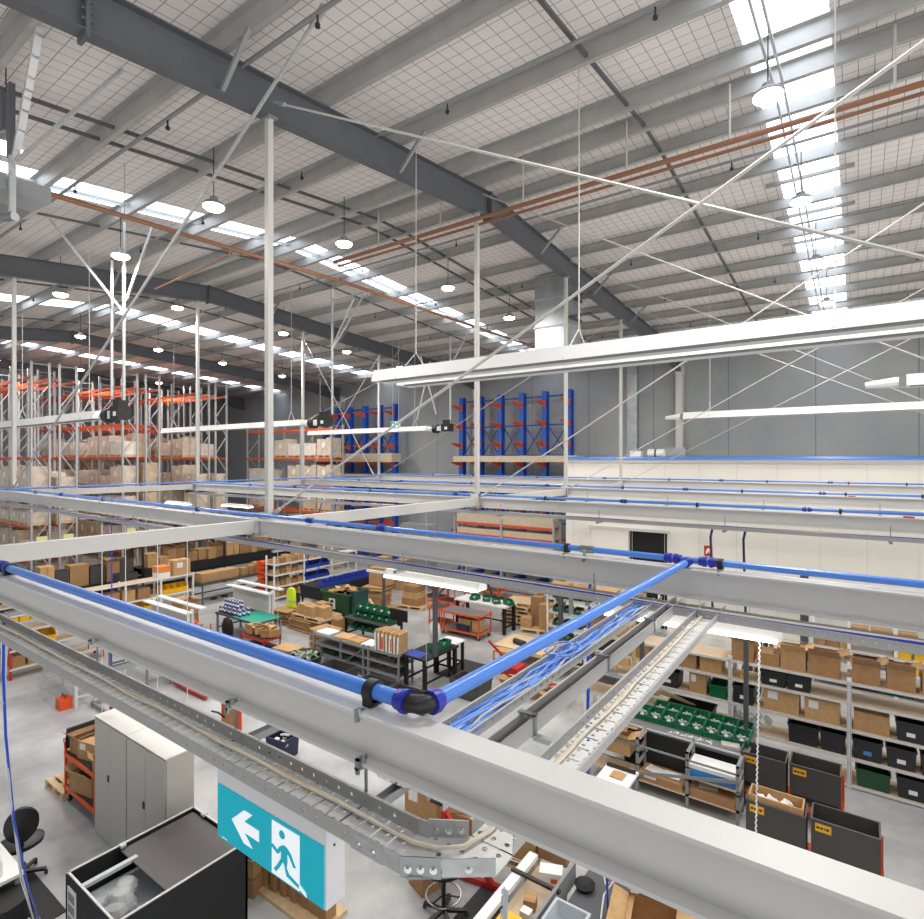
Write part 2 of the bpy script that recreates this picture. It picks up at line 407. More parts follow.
o = solo('safety_sign', M().box(-4.22,ry-.02,2.76,-3.96,ry,3.1), m_red, 'small red square safety sign on the cream inner wall', 'sign')
m = M().mat(0); m.prism([(-4.17,2.83),(-4.12,2.83),(-4.09,2.93),(-4.05,2.83),(-4.0,2.83),(-4.0,2.89),(-4.06,3.02),(-4.12,3.02),(-4.17,2.89)],'y',ry-.026,ry-.018)
o2 = m.build('pictogram', m_lab, o, world=True)
# plant on the roof of the inner room
t = thing('roof_air_unit', 'white air unit with a drum on the cream room roof below the wall duct', 'air unit', (-7,23,zt+.06))
M().box(-7.7,22.8,6.0,-7.25,23.2,6.36).build('fan_box', m_white, t, world=True)
M().cyl((-7.0,23,6.26),(-6.35,23,6.26),.17,14).build('drum', m_white, t, True, True)
M().cyl((-6.72,23,6.26),(-6.66,23,6.26),.18,14).build('drum_band', m_ink, t, True, True)
M().box(-7.75,22.75,5.96,-6.3,23.25,6.08).build('skid', m_grey, t, world=True)
solo('roof_plant_box', M().box(-6.6,24.2,5.96,-5.85,24.7,6.5), m_steelduct, 'grey plant box on the cream room roof at the column foot', 'plant box')
m = M().box(-8.65,25.2,6.2,-8.2,25.48,10.3)
for k in range(4): m.box(-8.67,25.18,6.9+k*1.0,-8.18,25.5,6.94+k*1.0)
solo('wall_duct', m, m_steelduct, 'narrow vertical galvanised duct on the concrete wall', 'duct')
t = thing('roof_duct', 'large square galvanised duct dropping from the roof behind the rafter', 'duct', (-7.45,15.5,9.1))
M().box(-7.98,15,9.1,-6.93,16.0,11.55).build('duct_body', m_steelduct, t, world=True)
m = M()
for z in (9.1,9.95,10.8): m.box(-8.02,14.96,z,-6.89,16.04,z+.05)
m.build('flange', m_galv, t, world=True)
m = M()
for x in (-6.86,-6.3): 
    for z in (10.2,10.8): m.bar((x,15.1,z),(x-.0,15.9,z),.06,.06)
for z in (10.2,10.8): m.bar((-6.9,15.1,z),(-6.2,15.1,z),.06,.06)
m.build('support_bracket', m_greyd, t, world=True)
solo('roof_pipework', M().tube([(-9.3,20.3,6.05),(-9.0,21.5,6.05),(2,21.8,6.05)],.06,8).cyl((-9.3,19.9,6.02),(4,19.9,6.02),.025,6), m_blue, 'blue pipes along the top edge of the cream inner room', 'pipe')

# ------------------------------------------------------------------ radiant heaters
def heater(label, xa, xb, y, z, burner=None, twin=False, exhaust=None):
    t = thing('radiant_heater', label, 'heater', ((xa+xb)/2,y,z), 0, 'overhead radiant heaters')
    for dy in ((0,.62) if twin else (0,)):
        P = [(-.2,0),(-.19,0),(-.13,.17),(.13,.17),(.19,0),(.2,0),(.145,.19),(-.145,.19)]
        M().loft([[(x,y+dy+u,z+w) for u,w in P] for x in (xa,xb)]).build('reflector_hood', m_heat, t, world=True)
        for s in (xa,xb):
            M().prism([(y+dy-.19,z),(y+dy+.19,z),(y+dy+.14,z+.18),(y+dy-.14,z+.18)],'x',s-.006,s+.006).build('end_cap', m_heat, t, world=True)
        m = M()
        for s in ((-.07,.07) if not twin else (0,)): m.cyl((xa+.05,y+dy+s,z+.05),(xb-.05,y+dy+s,z+.05),.05,8)
        m.build('burner_tube', m_grey, t, True, True)
    n = max(2,int((xb-xa)/3.1)); 
    for k in range(n):
        x = xa+.55+2.95*k if twin else xa+.7+(xb-xa-1.4)*k/(n-1); ys = y+(.31 if twin else 0)
        m = M(); m.tube([(x,y-.2,z+.02),(x,ys,z+.5),(x,ys,zr(ys)-.1)],.009,5); m.tube([(x,ys+.2+(.3 if twin else 0),z+.02),(x,ys,z+.5)],.009,5)
        m.build('suspension_chain', m_post, t, world=True)
    if burner:
        d = burner; e = xb if d > 0 else xa
        M().cyl((e,y,z+.06),(e+d*.32,y,z+.06),.09,10).build('inlet_tube', m_heat, t, True, True)
        m = M().box(e+d*.75,y-.14,z-.05,e+d*1.15,y+.14,z+.24); m.box(e+d*.8,y-.1,z+.24,e+d*1.1,y+.1,z+.4); m.build('burner_box', m_blk, t, world=True)
        M().cyl((e+d*.3,y,z+.06),(e+d*.5,y,z+.06),.17,14).build('fan', m_blk, t, True, True)
        M().box(e+d*.5,y-.09,z-.02,e+d*.75,y+.09,z+.16).build('gas_valve', m_heat, t, world=True)
        M().box(e+d*.92,y-.145,z+.02,e+d*1.05,y-.138,z+.12).build('rating_label', m_lab, t, world=True)
    if exhaust:
        d = exhaust; e = xb if d > 0 else xa
        M().tube([(e,y,z+.08),(e+d*.15,y,z+.08),(e+d*.55,y,z+.06)],[.09,.09,.05],10).build('flue_tube', m_heat, t, True, True)
        M().box(e,y-.12,z,e+d*.1,y+.12,z+.16).build('flue_box', m_grey, t, world=True)
heater('large white twin-hood radiant heater across the upper right, nearest the camera', -6.65, XR, 6.9, 7.31, twin=True)
heater('white radiant heater at the left edge with black burner before the orange racks', -25.0, -14.45, 5.7, 6.95, burner=1)
heater('white radiant heater left of centre with its burner beside the near post', -23.6, -14.6, 11.7, 7.1, burner=1)
heater('short white radiant heater entering at the right edge with pointed flue tube', .65, XR, 11.7, 7.2, exhaust=-1)
heater('white radiant heater before the left blue cantilever rack, burner at right end', -21.2, -14.0, 17.3, 7.15, burner=1)
heater('long thin white radiant heater in front of the right concrete wall panels', -4.2, XR, 17.3, 7.2, exhaust=-1)
# galvanised hanger frames of the heaters, from the roof
def hframe(label, x, y, z0, z1, legs):
    t = thing('heater_hanger', label, 'hanger', (x,y,z0), 0, 'galvanised heater hangers')
    M().box(x-.025,y-.025,z0,x+.025,y+.025,z1).build('upright', m_galv, t, world=True)
    for a,b in legs: M().bar(a,b,.045,.045).build('brace', m_galv, t, world=True)
hframe('tall galvanised hanger with V braces above the left heater burner', -13.1,5.6,7.3,11.2,[((-13.2,5.6,9.3),(-14.1,4.56,11.15)),((-13.1,5.65,9.5),(-12.6,6.0,11.2)),((-13.45,5.5,7.4),(-13.45,5.5,10.4))])
hframe('galvanised hanger with V brace above the middle heater burner', -13.3,11.7,7.4,11.3,[((-13.3,11.7,9.4),(-11.9,11.7,10.9)),((-13.3,11.7,10.95),(-11.9,11.7,10.95)),((-13.3,11.7,9.5),(-13.3,12.6,11.2))])
hframe('galvanised hanger with crossed braces above the small heater burner', -12.9,17.3,7.3,10.8,[((-14.6,17.3,7.6),(-13.9,17.3,9.9)),((-13.6,17.3,7.8),(-14.4,17.3,10.2)),((-12.9,17.3,9.6),(-12.0,17.3,10.9))])
t = thing('heater_hanger', 'big perforated galvanised hanger at the top left corner with grey housing', 'hanger', (-7.9,2.2,9.0), 0, 'galvanised heater hangers')
for x,z0 in ((-8.26,9.9),(-7.99,9.5)): M().box(x-.05,2.17,z0,x+.05,2.23,10.35).build('channel', m_greyd, t, world=True)
M().bar((-7.85,2.2,9.42),(-7.1,2.2,10.6),.07,.05).build('perforated_strut', perforated('perforated_strut',(206,206,206),0,2,.06,.06,.013), t, world=True)
M().bar((-7.85,2.2,9.35),(-5.3,2.25,9.45),.04,.04).build('short_brace', m_galv, t, world=True) if False else M().bar((-7.8,2.2,9.4),(-6.9,2.94,10.5),.035,.035).build('brace', m_galv, t, world=True)
M().bar((-7.95,2.2,8.85),(-7.95,2.2,9.5),.06,.06).build('pipe_drop', m_galv, t, world=True)
m = M().loft([[(-8.35+a,2.25+b,z) for a,b in ((-.2-e,-.2-e),(.2+e,-.2-e),(.2+e,.2+e),(-.2-e,.2+e))] for z,e in ((9.0,.0),(9.12,.15),(9.3,.15))])
m.build('housing', m_grey, t, world=True)
M().cyl((-8.05,2.15,8.8),(-7.85,2.2,8.78),.05,8).build('valve', m_galvd, t, world=True)
# ================================================================== THE SUSPENDED SERVICES GRID
ZT = 5.227
SKEW = []          # the second beam run sits slightly askew to the others
def skew(o, P=Vector((-1.0,4.2,0)), a=-.027):
    rot = Matrix.Rotation(a,3,'Z'); o.location = P + rot @ (Vector(o.location)-P); o.rotation_euler.z += a
BEAMS = [  # y0, y1, top, depth, x0, x1, words
 (1.195,1.29,ZT,.16,-8.5,3.2,'nearest, from left edge to bottom right corner'),
 (4.11,4.25,ZT,.205,-17.6,4.6,'second from the camera, with the blue pipe tee'),
 (9.36,9.52,ZT,.2,-17.25,4.6,'third from the camera'),
 (13.6,13.76,5.25,.2,-17.25,4.6,'fourth from the camera'),
 (17.8,17.96,5.33,.2,-17.25,4.6,'fifth and last before the cream room')]
def stiff(m, xs, y0, y1, zt, d):
    for x in xs: m.box(x-.006,y0+.004,zt-d+.008,x+.006,y1-.004,zt-.008)
for i,(y0,y1,zt,d,x0,x1,w) in enumerate(BEAMS):
    t = thing('gantry_beam', f'pale grey steel I-beam of the hung services grid, {w}', 'beam', ((x0+x1)/2,(y0+y1)/2,zt-d), 0, 'services grid beams')
    P = [(u+(y0+y1)/2, zz+zt) for u,zz in ipoly(y1-y0,d,.011,.008)]
    M().prism(P,'x',x0,x1).build('beam', m_beam, t, world=True)
    m = M(); stiff(m, [x0,-6.4,-6.3,x1] if i else [-6.35], y0, y1, zt, d); m.build('stiffener', m_beam, t, world=True)
    if i == 1: SKEW.append(t)
def cross(x, ya, yb, label, d=.16, w=.1, z=ZT-.01):
    t = thing('cross_beam', label, 'beam', (x,(ya+yb)/2,z-d), 0, 'cross beams of the services grid')
    m = M()
    m.loft([[(x-w/2,y,z-d),(x+w/2,y,z-d),(x+w/2,y,z),(x-w/2,y,z)] for y in (ya,yb)]); m.build('beam', m_post, t, world=True)
    for y in (ya,yb): M().box(x-w*.7,y-.01,z-d-.02,x+w*.7,y+.01,z+.01).build('end_plate', m_post, t, world=True)
cross(-6.35,1.3,4.3,'white cross beam joining the nearest two grid beams, left of centre')
cross(-6.35,4.46,9.35,'white cross beam joining second and third grid beams below the middle post')
cross(-6.35,9.53,13.59,'white cross beam joining third and fourth grid beams')
cross(-6.35,13.77,17.79,'white cross beam joining fourth and fifth grid beams')
cross(-17.2,4.75,9.35,'white cross beam on the grid left side, nearest the camera')
cross(-17.2,9.53,13.59,'white cross beam on the grid left side, middle one')
cross(-17.2,13.77,17.79,'white cross beam on the grid left side, farthest')
# hanging posts
def hpost(x, y, label, top=None, z0=5.0, w=.08):
    t = thing('hanger_post', label, 'post', (x,y,z0), 0, 'posts hanging the grid from the rafters')
    zt = top or zr(y)-.8
    M().box(x-w/2,y-w/2,z0,x+w/2,y+w/2,zt).build('post', m_post, t, world=True)
    m = M().box(x-.1,y-.07,zt-.012,x+.1,y+.07,zt)
    for s in (-.06,.06): m.cyl((x+s,y-.05,zt-.05),(x+s,y-.05,zt+.02),.014,6)
    m.build('head_plate', m_grey, t, world=True)
    m = M().box(x-.09,y-.1,5.02,x+.09,y-.085,5.3)
    for s in (-.06,.06):
        for q in (5.07,5.24): m.cyl((x+s,y-.12,q),(x+s,y-.08,q),.014,6)
    m.build('foot_plate', m_beam, t, world=True)
for x,y,l in ((-6.35,4.5,'tall white square post nearest the camera, left of centre, up to the big rafter'),(-6.35,9.43,'white square post at centre passing behind the big white heater'),(-6.35,13.68,'white square post before the right blue cantilever rack'),(-6.35,17.9,'white square post before the concrete wall beside the narrow duct'),
  (-17.2,4.8,'white square post at the left picture edge'),(-17.2,9.55,'white square post before the orange racks'),(-17.2,13.68,'white square post behind the middle heater burner'),(-17.2,17.8,'white square post before the left blue cantilever rack')):
    hpost(x,y,l)
# bracing rods
def stay(p, q, label, r=.017, mt=None):
    t = thing('bracing_rod', label, 'rod', tuple((Vector(p)+Vector(q))/2), 0, 'diagonal bracing rods')
    M().cyl(p,q,r,6).build('rod', mt or m_post, t, world=True)
    d = (Vector(q)-Vector(p)).normalized()
    for a,s in ((p,1),(q,-1)): M().cyl(a, tuple(Vector(a)+d*s*.25), r*1.8, 8).build('turnbuckle', m_galv, t, world=True)
stay((-17.1,4.75,5.28),(-4.9,4.2,11.12),'thick ribbed diagonal stay from left grid post up past the near post',.026,m_galv)
for i,(y,zr1,zf0,zf1,r) in enumerate(((4.45,10.5,10.7,5.25,.014),(9.44,11.4,11.43,5.27,.013),(13.7,11.0,11.3,5.3,.012),(17.9,10.64,11.07,5.67,.012))):
    n = ORD[i+1]
    stay((-6.2,y-.06,5.26),(4.2,y-.06,zr1),f'thin white diagonal rod rising rightwards above the {n} grid beam',r)
    stay((-6.25,y+.06,zf0),(4.2,y+.06,zf1),f'thin white diagonal rod falling rightwards above the {n} grid beam',r)
stay((-17.0,13.6,10.5),(-13.4,13.6,5.5),'thin diagonal rod falling rightwards behind the small heater burner',.011)
stay((-13.2,13.66,9.5),(-16.9,13.66,5.4),'thin diagonal rod rising rightwards behind the small heater burner',.011)
stay((-17.0,13.75,7.5),(-13.0,13.75,8.75),'shallow thin rod crossing behind the small heater burner',.009)
stay((-17.1,17.85,5.3),(-6.5,17.85,10.6),'thin diagonal rod rising rightwards in the left bay above the fifth beam',.010)
# blue air pipes
def clampon(t, x, y, z, rb, top):
    M().cyl((x-.018,y,z),(x+.018,y,z),rb*1.45,14).box(x-.018,y-rb*1.2,z-rb*1.75,x+.018,y+rb*1.2,z-rb*.8).build('pipe_clamp', m_blk, t, True, True)
    m = M().cyl((x,y-.045,z-rb*2),(x,y-.045,top-.03),.005,6); m.box(x-.006,y-.075,top-.028,x+.006,y-.062,top+.01); m.box(x-.005,y-.07,top+.0,x+.005,y-.04,top+.004); m.cyl((x+.008,y-.068,top+.0),(x+.008,y-.068,top+.016),.006,8)
    m.build('beam_clip', m_galvd, t, world=True)
def coupling(t, x, y, z, r, ax=0):
    m = M()
    for a,b,k in ((-.06,-.035,1.35),(-.035,-.008,1.6),(.008,.035,1.6),(.035,.06,1.35)):
        p = [x,y,z]; q = [x,y,z]; p[ax] += a; q[ax] += b; m.cyl(p,q,r*k,12)
    m.build('coupling', m_bluefit, t, True, True)
pr = .0245; pz = ZT+.045
t = thing('air_pipe', 'thick blue air pipe on the nearest grid beam ending in a black elbow', 'pipe', (-4.5,1.31,pz), 0, 'blue compressed-air pipes')
YP = 1.262
M().cyl((-8.5,YP,pz),(-1.12,YP,pz),pr,14).build('pipe', m_blue, t, True, True)
M().tube([(-1.115,YP,pz),(-1.085,YP,pz),(-1.06,YP+.008,pz),(-1.045,YP+.025,pz),(-1.04,YP+.05,pz)],.027,12).build('elbow', m_blk, t, True, True)
for a,b in (((-1.14,YP,pz),(-1.1,YP,pz)),((-1.04,YP+.035,pz),(-1.038,YP+.075,pz))):
    M().tube([a,tuple(Vector(a).lerp(Vector(b),.55)),tuple(Vector(a).lerp(Vector(b),.6)),b],[.030,.033,.036,.036] if a[0]<-1.05 else [.036,.036,.033,.030],14).build('collar', m_bluefit, t, True, True)
for x in (-1.245,-4.62,-7.6): clampon(t,x,YP,pz,pr,ZT)
coupling(t,-4.75,YP,pz,pr)
t2 = thing('air_pipe', 'thick pale blue air pipe crossing from the black elbow to the tee', 'pipe', (-1,2.9,pz), 0, 'blue compressed-air pipes')
M().cyl((-1.038,YP+.07,pz),(-.985,4.2,pz),pr,14).build('pipe', m_blue, t2, True, True)
coupling(t2,-.986,4.13,pz,pr*.85,1)
o = solo('cable_tag', M().cyl((-4.98,1.24,ZT+.001),(-4.98,1.24,ZT+.012),.04,12), m_red, 'round red tag lying on the nearest beam at the left edge', 'tag')
PW = [None,'second grid beam','third grid beam','fourth grid beam','fifth grid beam']
for i in (1,2,3,4):
    y0,y1,zt,d,x0,x1,_ = BEAMS[i]; y = (y0+y1)/2+(.02 if i==1 else .01); r = .023; z = zt+.05
    t = thing('air_pipe', f'blue air pipe running along the top of the {PW[i]}', 'pipe', ((x0+x1)/2,y,z), 0, 'blue compressed-air pipes')
    M().cyl((x0,y,z),(x1,y,z),r,10).build('pipe', m_blue, t, True, True)
    for x in ((-15,-11.3,-7.9,-1.95,-.78,2.4) if i==1 else (-14.2,-9.4,-4.8,-2.1,-.2,1.0)): clampon(t,x,y,z,r,zt)
    for x in ((-13.4,-5.3,-4.1,-1.1,-.86) if i==1 else (-12.2,-6.9,-3.3,-.6)): coupling(t,x,y,z,r)
    if i == 1:
        SKEW.append(t)
        M().cyl((-1.83,y,z),(-1.72,y,z),r*1.3,10).cyl((-1.78,y-.02,z),(-1.78,y-.06,z-.09),.014,8).build('tee', m_galvd, t, True, True)
for i,x in ((2,.55),(3,-.1)):
    y = BEAMS[i][0]; z = BEAMS[i][2]
    solo('cable_tag', M().box(x-.06,y+.02,z+.001,x+.06,y+.07,z+.02), m_red, f'small red tag on the {PW[i]} at the right', 'tag')
# blue pipe of the grid left side
t = thing('air_pipe', 'blue air pipe along the grid left side cross beams', 'pipe', (-17.2,11,5.27), 0, 'blue compressed-air pipes')
M().cyl((-17.15,4.5,5.27),(-17.15,17.8,5.3),.023,8).build('pipe', m_blue, t, True, True)

# ------------------------------------------------------------------ cable trays
def tray_x(label, x0, x1, ya, yb, z0, h, group='cable trays'):
    t = thing('cable_tray', label, 'cable tray', ((x0+x1)/2,(ya+yb)/2,z0), 0, group)
    M().box(x0,ya,z0,x1,ya+.002,z0+h).box(x0,ya,z0+h-.002,x1,ya-.008,z0+h).build('side_rail', m_perx, t, world=True)
    M().box(x0,yb-.002,z0,x1,yb,z0+h).box(x0,yb,z0+h-.002,x1,yb+.008,z0+h).build('side_rail', m_perx, t, world=True)
    m = M(); x = x0; s = .06
    while x < x1-.01:
        m.box(x,ya+.002,z0,min(x+s-.008,x1),yb-.002,z0+.003); x += s
    m.box(x0,ya+.002,z0-.0005,x1,ya+.045,z0+.0026)
    m.build('tray_floor', m_pflx, t, world=True)
    return t
zt0 = 4.93
t0 = tray_x('perforated steel cable tray under the nearest beam, turning at the exit sign', -8.5,-1.02,1.075,1.215,zt0,.046)
# bend: angled floor and splice plates, then the run in +Y
m = M(); m.add([(-1.02,1.075,zt0),(-.93,1.075,zt0),(-.757,1.215,zt0),(-.757,1.3,zt0),(-.893,1.3,zt0),(-1.02,1.215,zt0)],[(0,1,2,3,4,5)]); 
m.add([(-1.02,1.075,zt0-.003),(-.93,1.075,zt0-.003),(-.757,1.215,zt0-.003),(-.757,1.3,zt0-.003),(-.893,1.3,zt0-.003),(-1.02,1.215,zt0-.003)],[(5,4,3,2,1,0)]); m.build('bend_floor', m_pfl, t0, world=True)
def plate(t, p, q, z, h, mt, name='splice_plate', th=.004, bolts=0):
    m = M().bar((p[0],p[1],z+h/2),(q[0],q[1],z+h/2),th,h); o = m.build(name, mt, t, world=True)
    if bolts:
        d = Vector((q[0]-p[0],q[1]-p[1],0)); nrm = Vector((d.y,-d.x,0)).normalized(); m = M()
        for k in range(bolts):
            c = Vector((p[0],p[1],z+h*.42))+d*((k+.6)/(bolts+.2)); m.cyl(tuple(c), tuple(c+nrm*.009), .0062, 8); m.cyl(tuple(c), tuple(c+nrm*.004), .010, 10)
        m.build('bolt', m_chrome, o, world=True)
plate(t0,(-1.14,1.07),(-1.02,1.07),zt0,.047,m_galv,bolts=2)
plate(t0,(-1.02,1.073),(-.955,1.078),zt0,.046,m_galv)
plate(t0,(-.958,1.07),(-.868,1.125),zt0-.004,.054,m_galvd,bolts=3)
plate(t0,(-.868,1.128),(-.757,1.21),zt0,.046,m_galv,bolts=1)
plate(t0,(-1.02,1.217),(-.985,1.225),zt0,.046,m_galv)
plate(t0,(-.99,1.225),(-.893,1.285),zt0+.002,.05,m_galv,bolts=3)
def tray_y(label, xa, xb, y0, y1, z0, h, floor=None, slot=.09, solid=False):
    t = thing('cable_tray', label, 'cable tray', ((xa+xb)/2,(y0+y1)/2,z0), 0, 'cable trays')
    for x,s in ((xa,-1),(xb,1)):
        M().box(x,y0,z0,x-s*.002,y1,z0+h).box(x,y0,z0+h-.002,x+s*.008,y1,z0+h).build('side_rail', m_pery if not solid else m_galv, t, world=True)
    m = M(); y = y0
    while y < y1-.01:
        m.box(xa+.002,y,z0,xb-.002,min(y+slot-.012,y1),z0+.003); y += slot
    m.box(xb-.045,y0,z0-.0005,xb-.002,y1,z0+.0026)
    m.build('tray_floor', floor or m_pfl, t, world=True)
    return t
t2y = tray_y('perforated white-floored cable tray climbing from the nearest beam to the second beam, rightmost', -.893,-.757,1.3,4.25,zt0,.046)
t1y = tray_y('perforated cable tray filled with pale blue cables, left of the two crossing trays', -1.32,-1.195,1.36,4.25,zt0,.046)
# slim channel between the two trays
t = thing('lighting_channel', 'dark slim grey channel between the two crossing cable trays', 'channel', (-1.06,2.8,4.94))
M().box(-1.105,1.36,4.925,-1.095,4.3,4.985).build('side', m_chan, t, world=True)
M().box(-1.045,1.36,4.915,-1.04,4.3,4.985).build('side', m_chan, t, world=True)
M().box(-1.095,1.36,4.925,-1.045,4.3,4.93).build('channel_floor', m_rubber, t, world=True)
for y in (1.95,2.75,3.55):
    M().box(-1.11,y-.012,4.905,-1.03,y+.012,4.915).box(-1.042,y-.012,4.915,-1.034,y+.012,4.995).box(-1.11,y-.012,4.988,-1.034,y+.012,4.994).build('bracket', m_galvd, t, world=True)
    M().bar((-1.04,y,4.905),(-.9,y,4.905),.025,.02).build('arm', m_galv, t, world=True)
# trays under the second..fourth beams
for i,(ya,yb,z0) in enumerate(((3.98,4.12,4.925),(9.14,9.28,4.93),(13.4,13.54,4.95))):
    tt = tray_x(f'long perforated steel cable tray hung below the {PW[i+1]}', -17,4.5,ya,yb,z0,.055)
    m = M()
    for x in range(-16,5,2): m.cyl((x+.35,(ya+yb)/2,z0-.03),(x+.35,(ya+yb)/2,z0+.2),.006,6); m.box(x+.33,ya-.05,z0-.03,x+.37,BEAMS[i+1][1],z0-.005)
    m.build('trapeze_hanger', m_galvd, tt, world=True)
    cz = z0+.045
    if i == 0: SKEW.append(tt)
    o = solo('data_cable', M().tube([(x,ya+.04+.02*math.sin(x*1.7),cz+.004*math.sin(x*3)) for x in [k*.5-17 for k in range(44)]],.013,6), m_bluefit, f'dark blue cable lying in the tray below the {PW[i+1]}', 'cable', smooth=True)
    o2 = solo('data_cable', M().tube([(x,ya+.085+.015*math.sin(x*1.3+1),cz+.004*math.sin(x*2)) for x in [k*.5-17 for k in range(44)]],.010,6), m_cabw, f'cream cable lying in the tray below the {PW[i+1]}', 'cable', smooth=True)
    if i == 0: SKEW += [o,o2]
# cables in the near trays
def wig(a, b, n, amp, ax, ph, dz=.003):
    pts = []
    for k in range(n+1):
        p = [a[j]+(b[j]-a[j])*k/n for j in range(3)]
        p[1-ax] += amp*(math.sin(k*.9+ph)+.5*math.sin(k*2.1+ph*2)); p[2] += dz*(1+math.sin(k*1.3+ph)); pts.append(tuple(p))
    return pts
def wigpath(ph, off, zz):
    pts = wig((-8.5,1.165+off,zz),(-1.07,1.165+off,zz),60,.003,0,ph)
    pts += [(-1.0,1.165+off*.9,zz+.004),(-.93,1.185+off*.7,zz+.004),(-.875-off*.4,1.235,zz+.003),(-.852+off*-.6,1.33,zz)]
    pts += wig((-.85-off*.6,1.45,zz),(-.855-off*.6,4.2,zz),26,.003,1,ph)
    return pts
for k,(ph,off,r,mt,l) in enumerate(((0,.0,.0052,m_cabw,'thick cream cable in the sign tray, front one'),(1.3,.009,.003,m_cabw,'thin cream cable in the sign tray, beside the thick one'),(2.2,.0145,.0022,mat('pinkish_cable',(206,176,150),.5),'thin pinkish cable in the sign tray, against the far rail'))):
    solo('power_cable', M().tube(wigpath(ph,off,zt0+.012), r, 6), mt, l, 'cable', 'cables in the sign tray', smooth=True)
for k in range(11):
    x = -1.307+.0098*k; y1 = 4.2
    mt = [m_cabb,m_blue,m_cabb,m_lgrey,m_blue][k%5]
    pts = wig((x,1.38,zt0+.012+.004*(k%3)),(x,y1,zt0+.012+.004*(k%3)),22,.012,1,k*1.7,.006)
    if k in (2,7):
        pts = pts[:12]+[(x-.03+.06*math.cos(a),2.75+.12*math.sin(a),zt0+.05) for a in [j*.8 for j in range(9)]]+pts[13:]
    solo('data_cable', M().tube(pts,.0058,6), mt, f'blue or white data cable in the filled cross tray, {ORD[k]} strand from its left rail', 'cable', 'data cables in the filled tray', smooth=True)
# trapeze hangers of the nearest beam
for k,x in enumerate((-1.235,-1.93,-3.15,-4.85)):
    t = thing('trapeze_hanger', f'threaded rod hanger with channel under the nearest beam, {ORD[k]} from the exit sign elbow', 'hanger', (x,1.23,zt0-.02), 0, 'trapeze hangers under the nearest beam')
    M().cyl((x,1.222,zt0-.03),(x,1.222,5.09),.005,8).build('threaded_rod', m_galvd, t, True, True)
    m = M().box(x-.010,1.182,5.058,x+.010,1.23,5.066).box(x-.007,1.182,5.045,x+.007,1.19,5.092).box(x-.007,1.182,5.086,x+.007,1.21,5.092); m.cyl((x+.012,1.2,5.07),(x+.012,1.2,5.098),.006,8)
    m.build('beam_clamp', m_galvd, t, world=True)
    M().box(x-.02,1.11,zt0-.03,x+.02,1.5,zt0-.026).box(x-.02,1.11,zt0-.026,x-.017,1.5,zt0-.004).box(x+.017,1.11,zt0-.026,x+.02,1.5,zt0-.004).build('channel', m_grey, t, world=True)
    M().cyl((x,1.47,zt0-.03),(x,1.47,5.066),.005,8).build('threaded_rod', m_galvd, t, True, True)
# hanging perforated strip at the bend
solo('drop_strip', M().bar((-.72,1.2,4.92),(-.735,1.17,4.2),.014,.003).bar((-.728,1.2,4.92),(-.743,1.17,4.2),.003,.014), perforated('perforated_strip',(206,208,208),0,2,.02,.03,.004), 'thin perforated white strip hanging from the cable tray bend', 'strip')

# ------------------------------------------------------------------ exit sign
sx0,sx1,sy,sz0,sz1 = -1.83,-1.262,1.088,4.682,4.928
t = thing('exit_sign', 'hanging exit sign with white arrow and running figure on cyan, under the near cable tray', 'sign', ((sx0+sx1)/2,sy+.035,sz0))
M().box(sx0,sy,sz0,sx1,sy+.072,sz1).build('housing', m_sign, t, world=True)
fx0,fx1,fz0,fz1 = sx0+.007,sx1-.008,sz0+.004,4.868
M().box(fx0,sy-.004,fz0,fx1,sy,fz1).build('sign_face', m_exit, t, world=True)
def U(u,v): return (fx0+(fx1-fx0)*u, fz1-(fz1-fz0)*v)
def flat(m, pts, lay): m.prism([U(*p) for p in pts],'y',sy-.0045-.001*lay,sy-.0038)
m = M(); flat(m, [(.16,.5),(.287,.2),(.37,.2),(.287,.405),(.435,.405),(.435,.6),(.287,.6),(.37,.8),(.287,.8)],1)
m.build('arrow', m_exitw, t, world=True)
m = M(); flat(m, [(0.560,.055),(0.805,.055),(0.805,.97),(0.560,.97)],1); o = m.build('doorway', m_exitw, t, world=True)
m = M()
flat(m, [(.655+.026*math.cos(a),.205+.072*math.sin(a)) for a in [k*PI/8 for k in range(16)]],2)
flat(m, [(0.558,.475),(0.575,.45),(0.610,.51),(0.635,.425),(0.670,.36),(0.700,.375),(0.735,.44),(0.778,.62),(0.758,.645),(0.720,.51),(0.702,.475),(0.705,.62),(0.698,.72),(0.720,.8),(0.805,.87),(0.805,.93),(0.695,.86),(0.675,.7),(0.665,.66),(0.630,.81),(0.602,.9),(0.580,.87),(0.610,.77),(0.645,.62),(0.648,.5),(0.620,.575),(0.605,.575),(0.560,.51)],2)
m.build('running_figure', m_exit, t, world=True)
m = M(); flat(m, [(0.805,.85),(0.860,.93),(0.865,.99),(0.820,.94),(0.805,.93)],2); m.build('running_foot', m_exitw, t, world=True)
m = M()
for k,w in enumerate((.012,.008,.014)): flat(m, [(.055+.018*k,.955),(.055+.018*k+w,.955),(.055+.018*k+w,.968),(.055+.018*k,.968)],1)
m.build('maker_mark', m_exitw, t, world=True)
m = M().cyl((sx1-.002,sy+.03,4.86),(sx1+.002,sy+.03,4.86),.004,8); m.build('screw', m_ink, t, world=True)

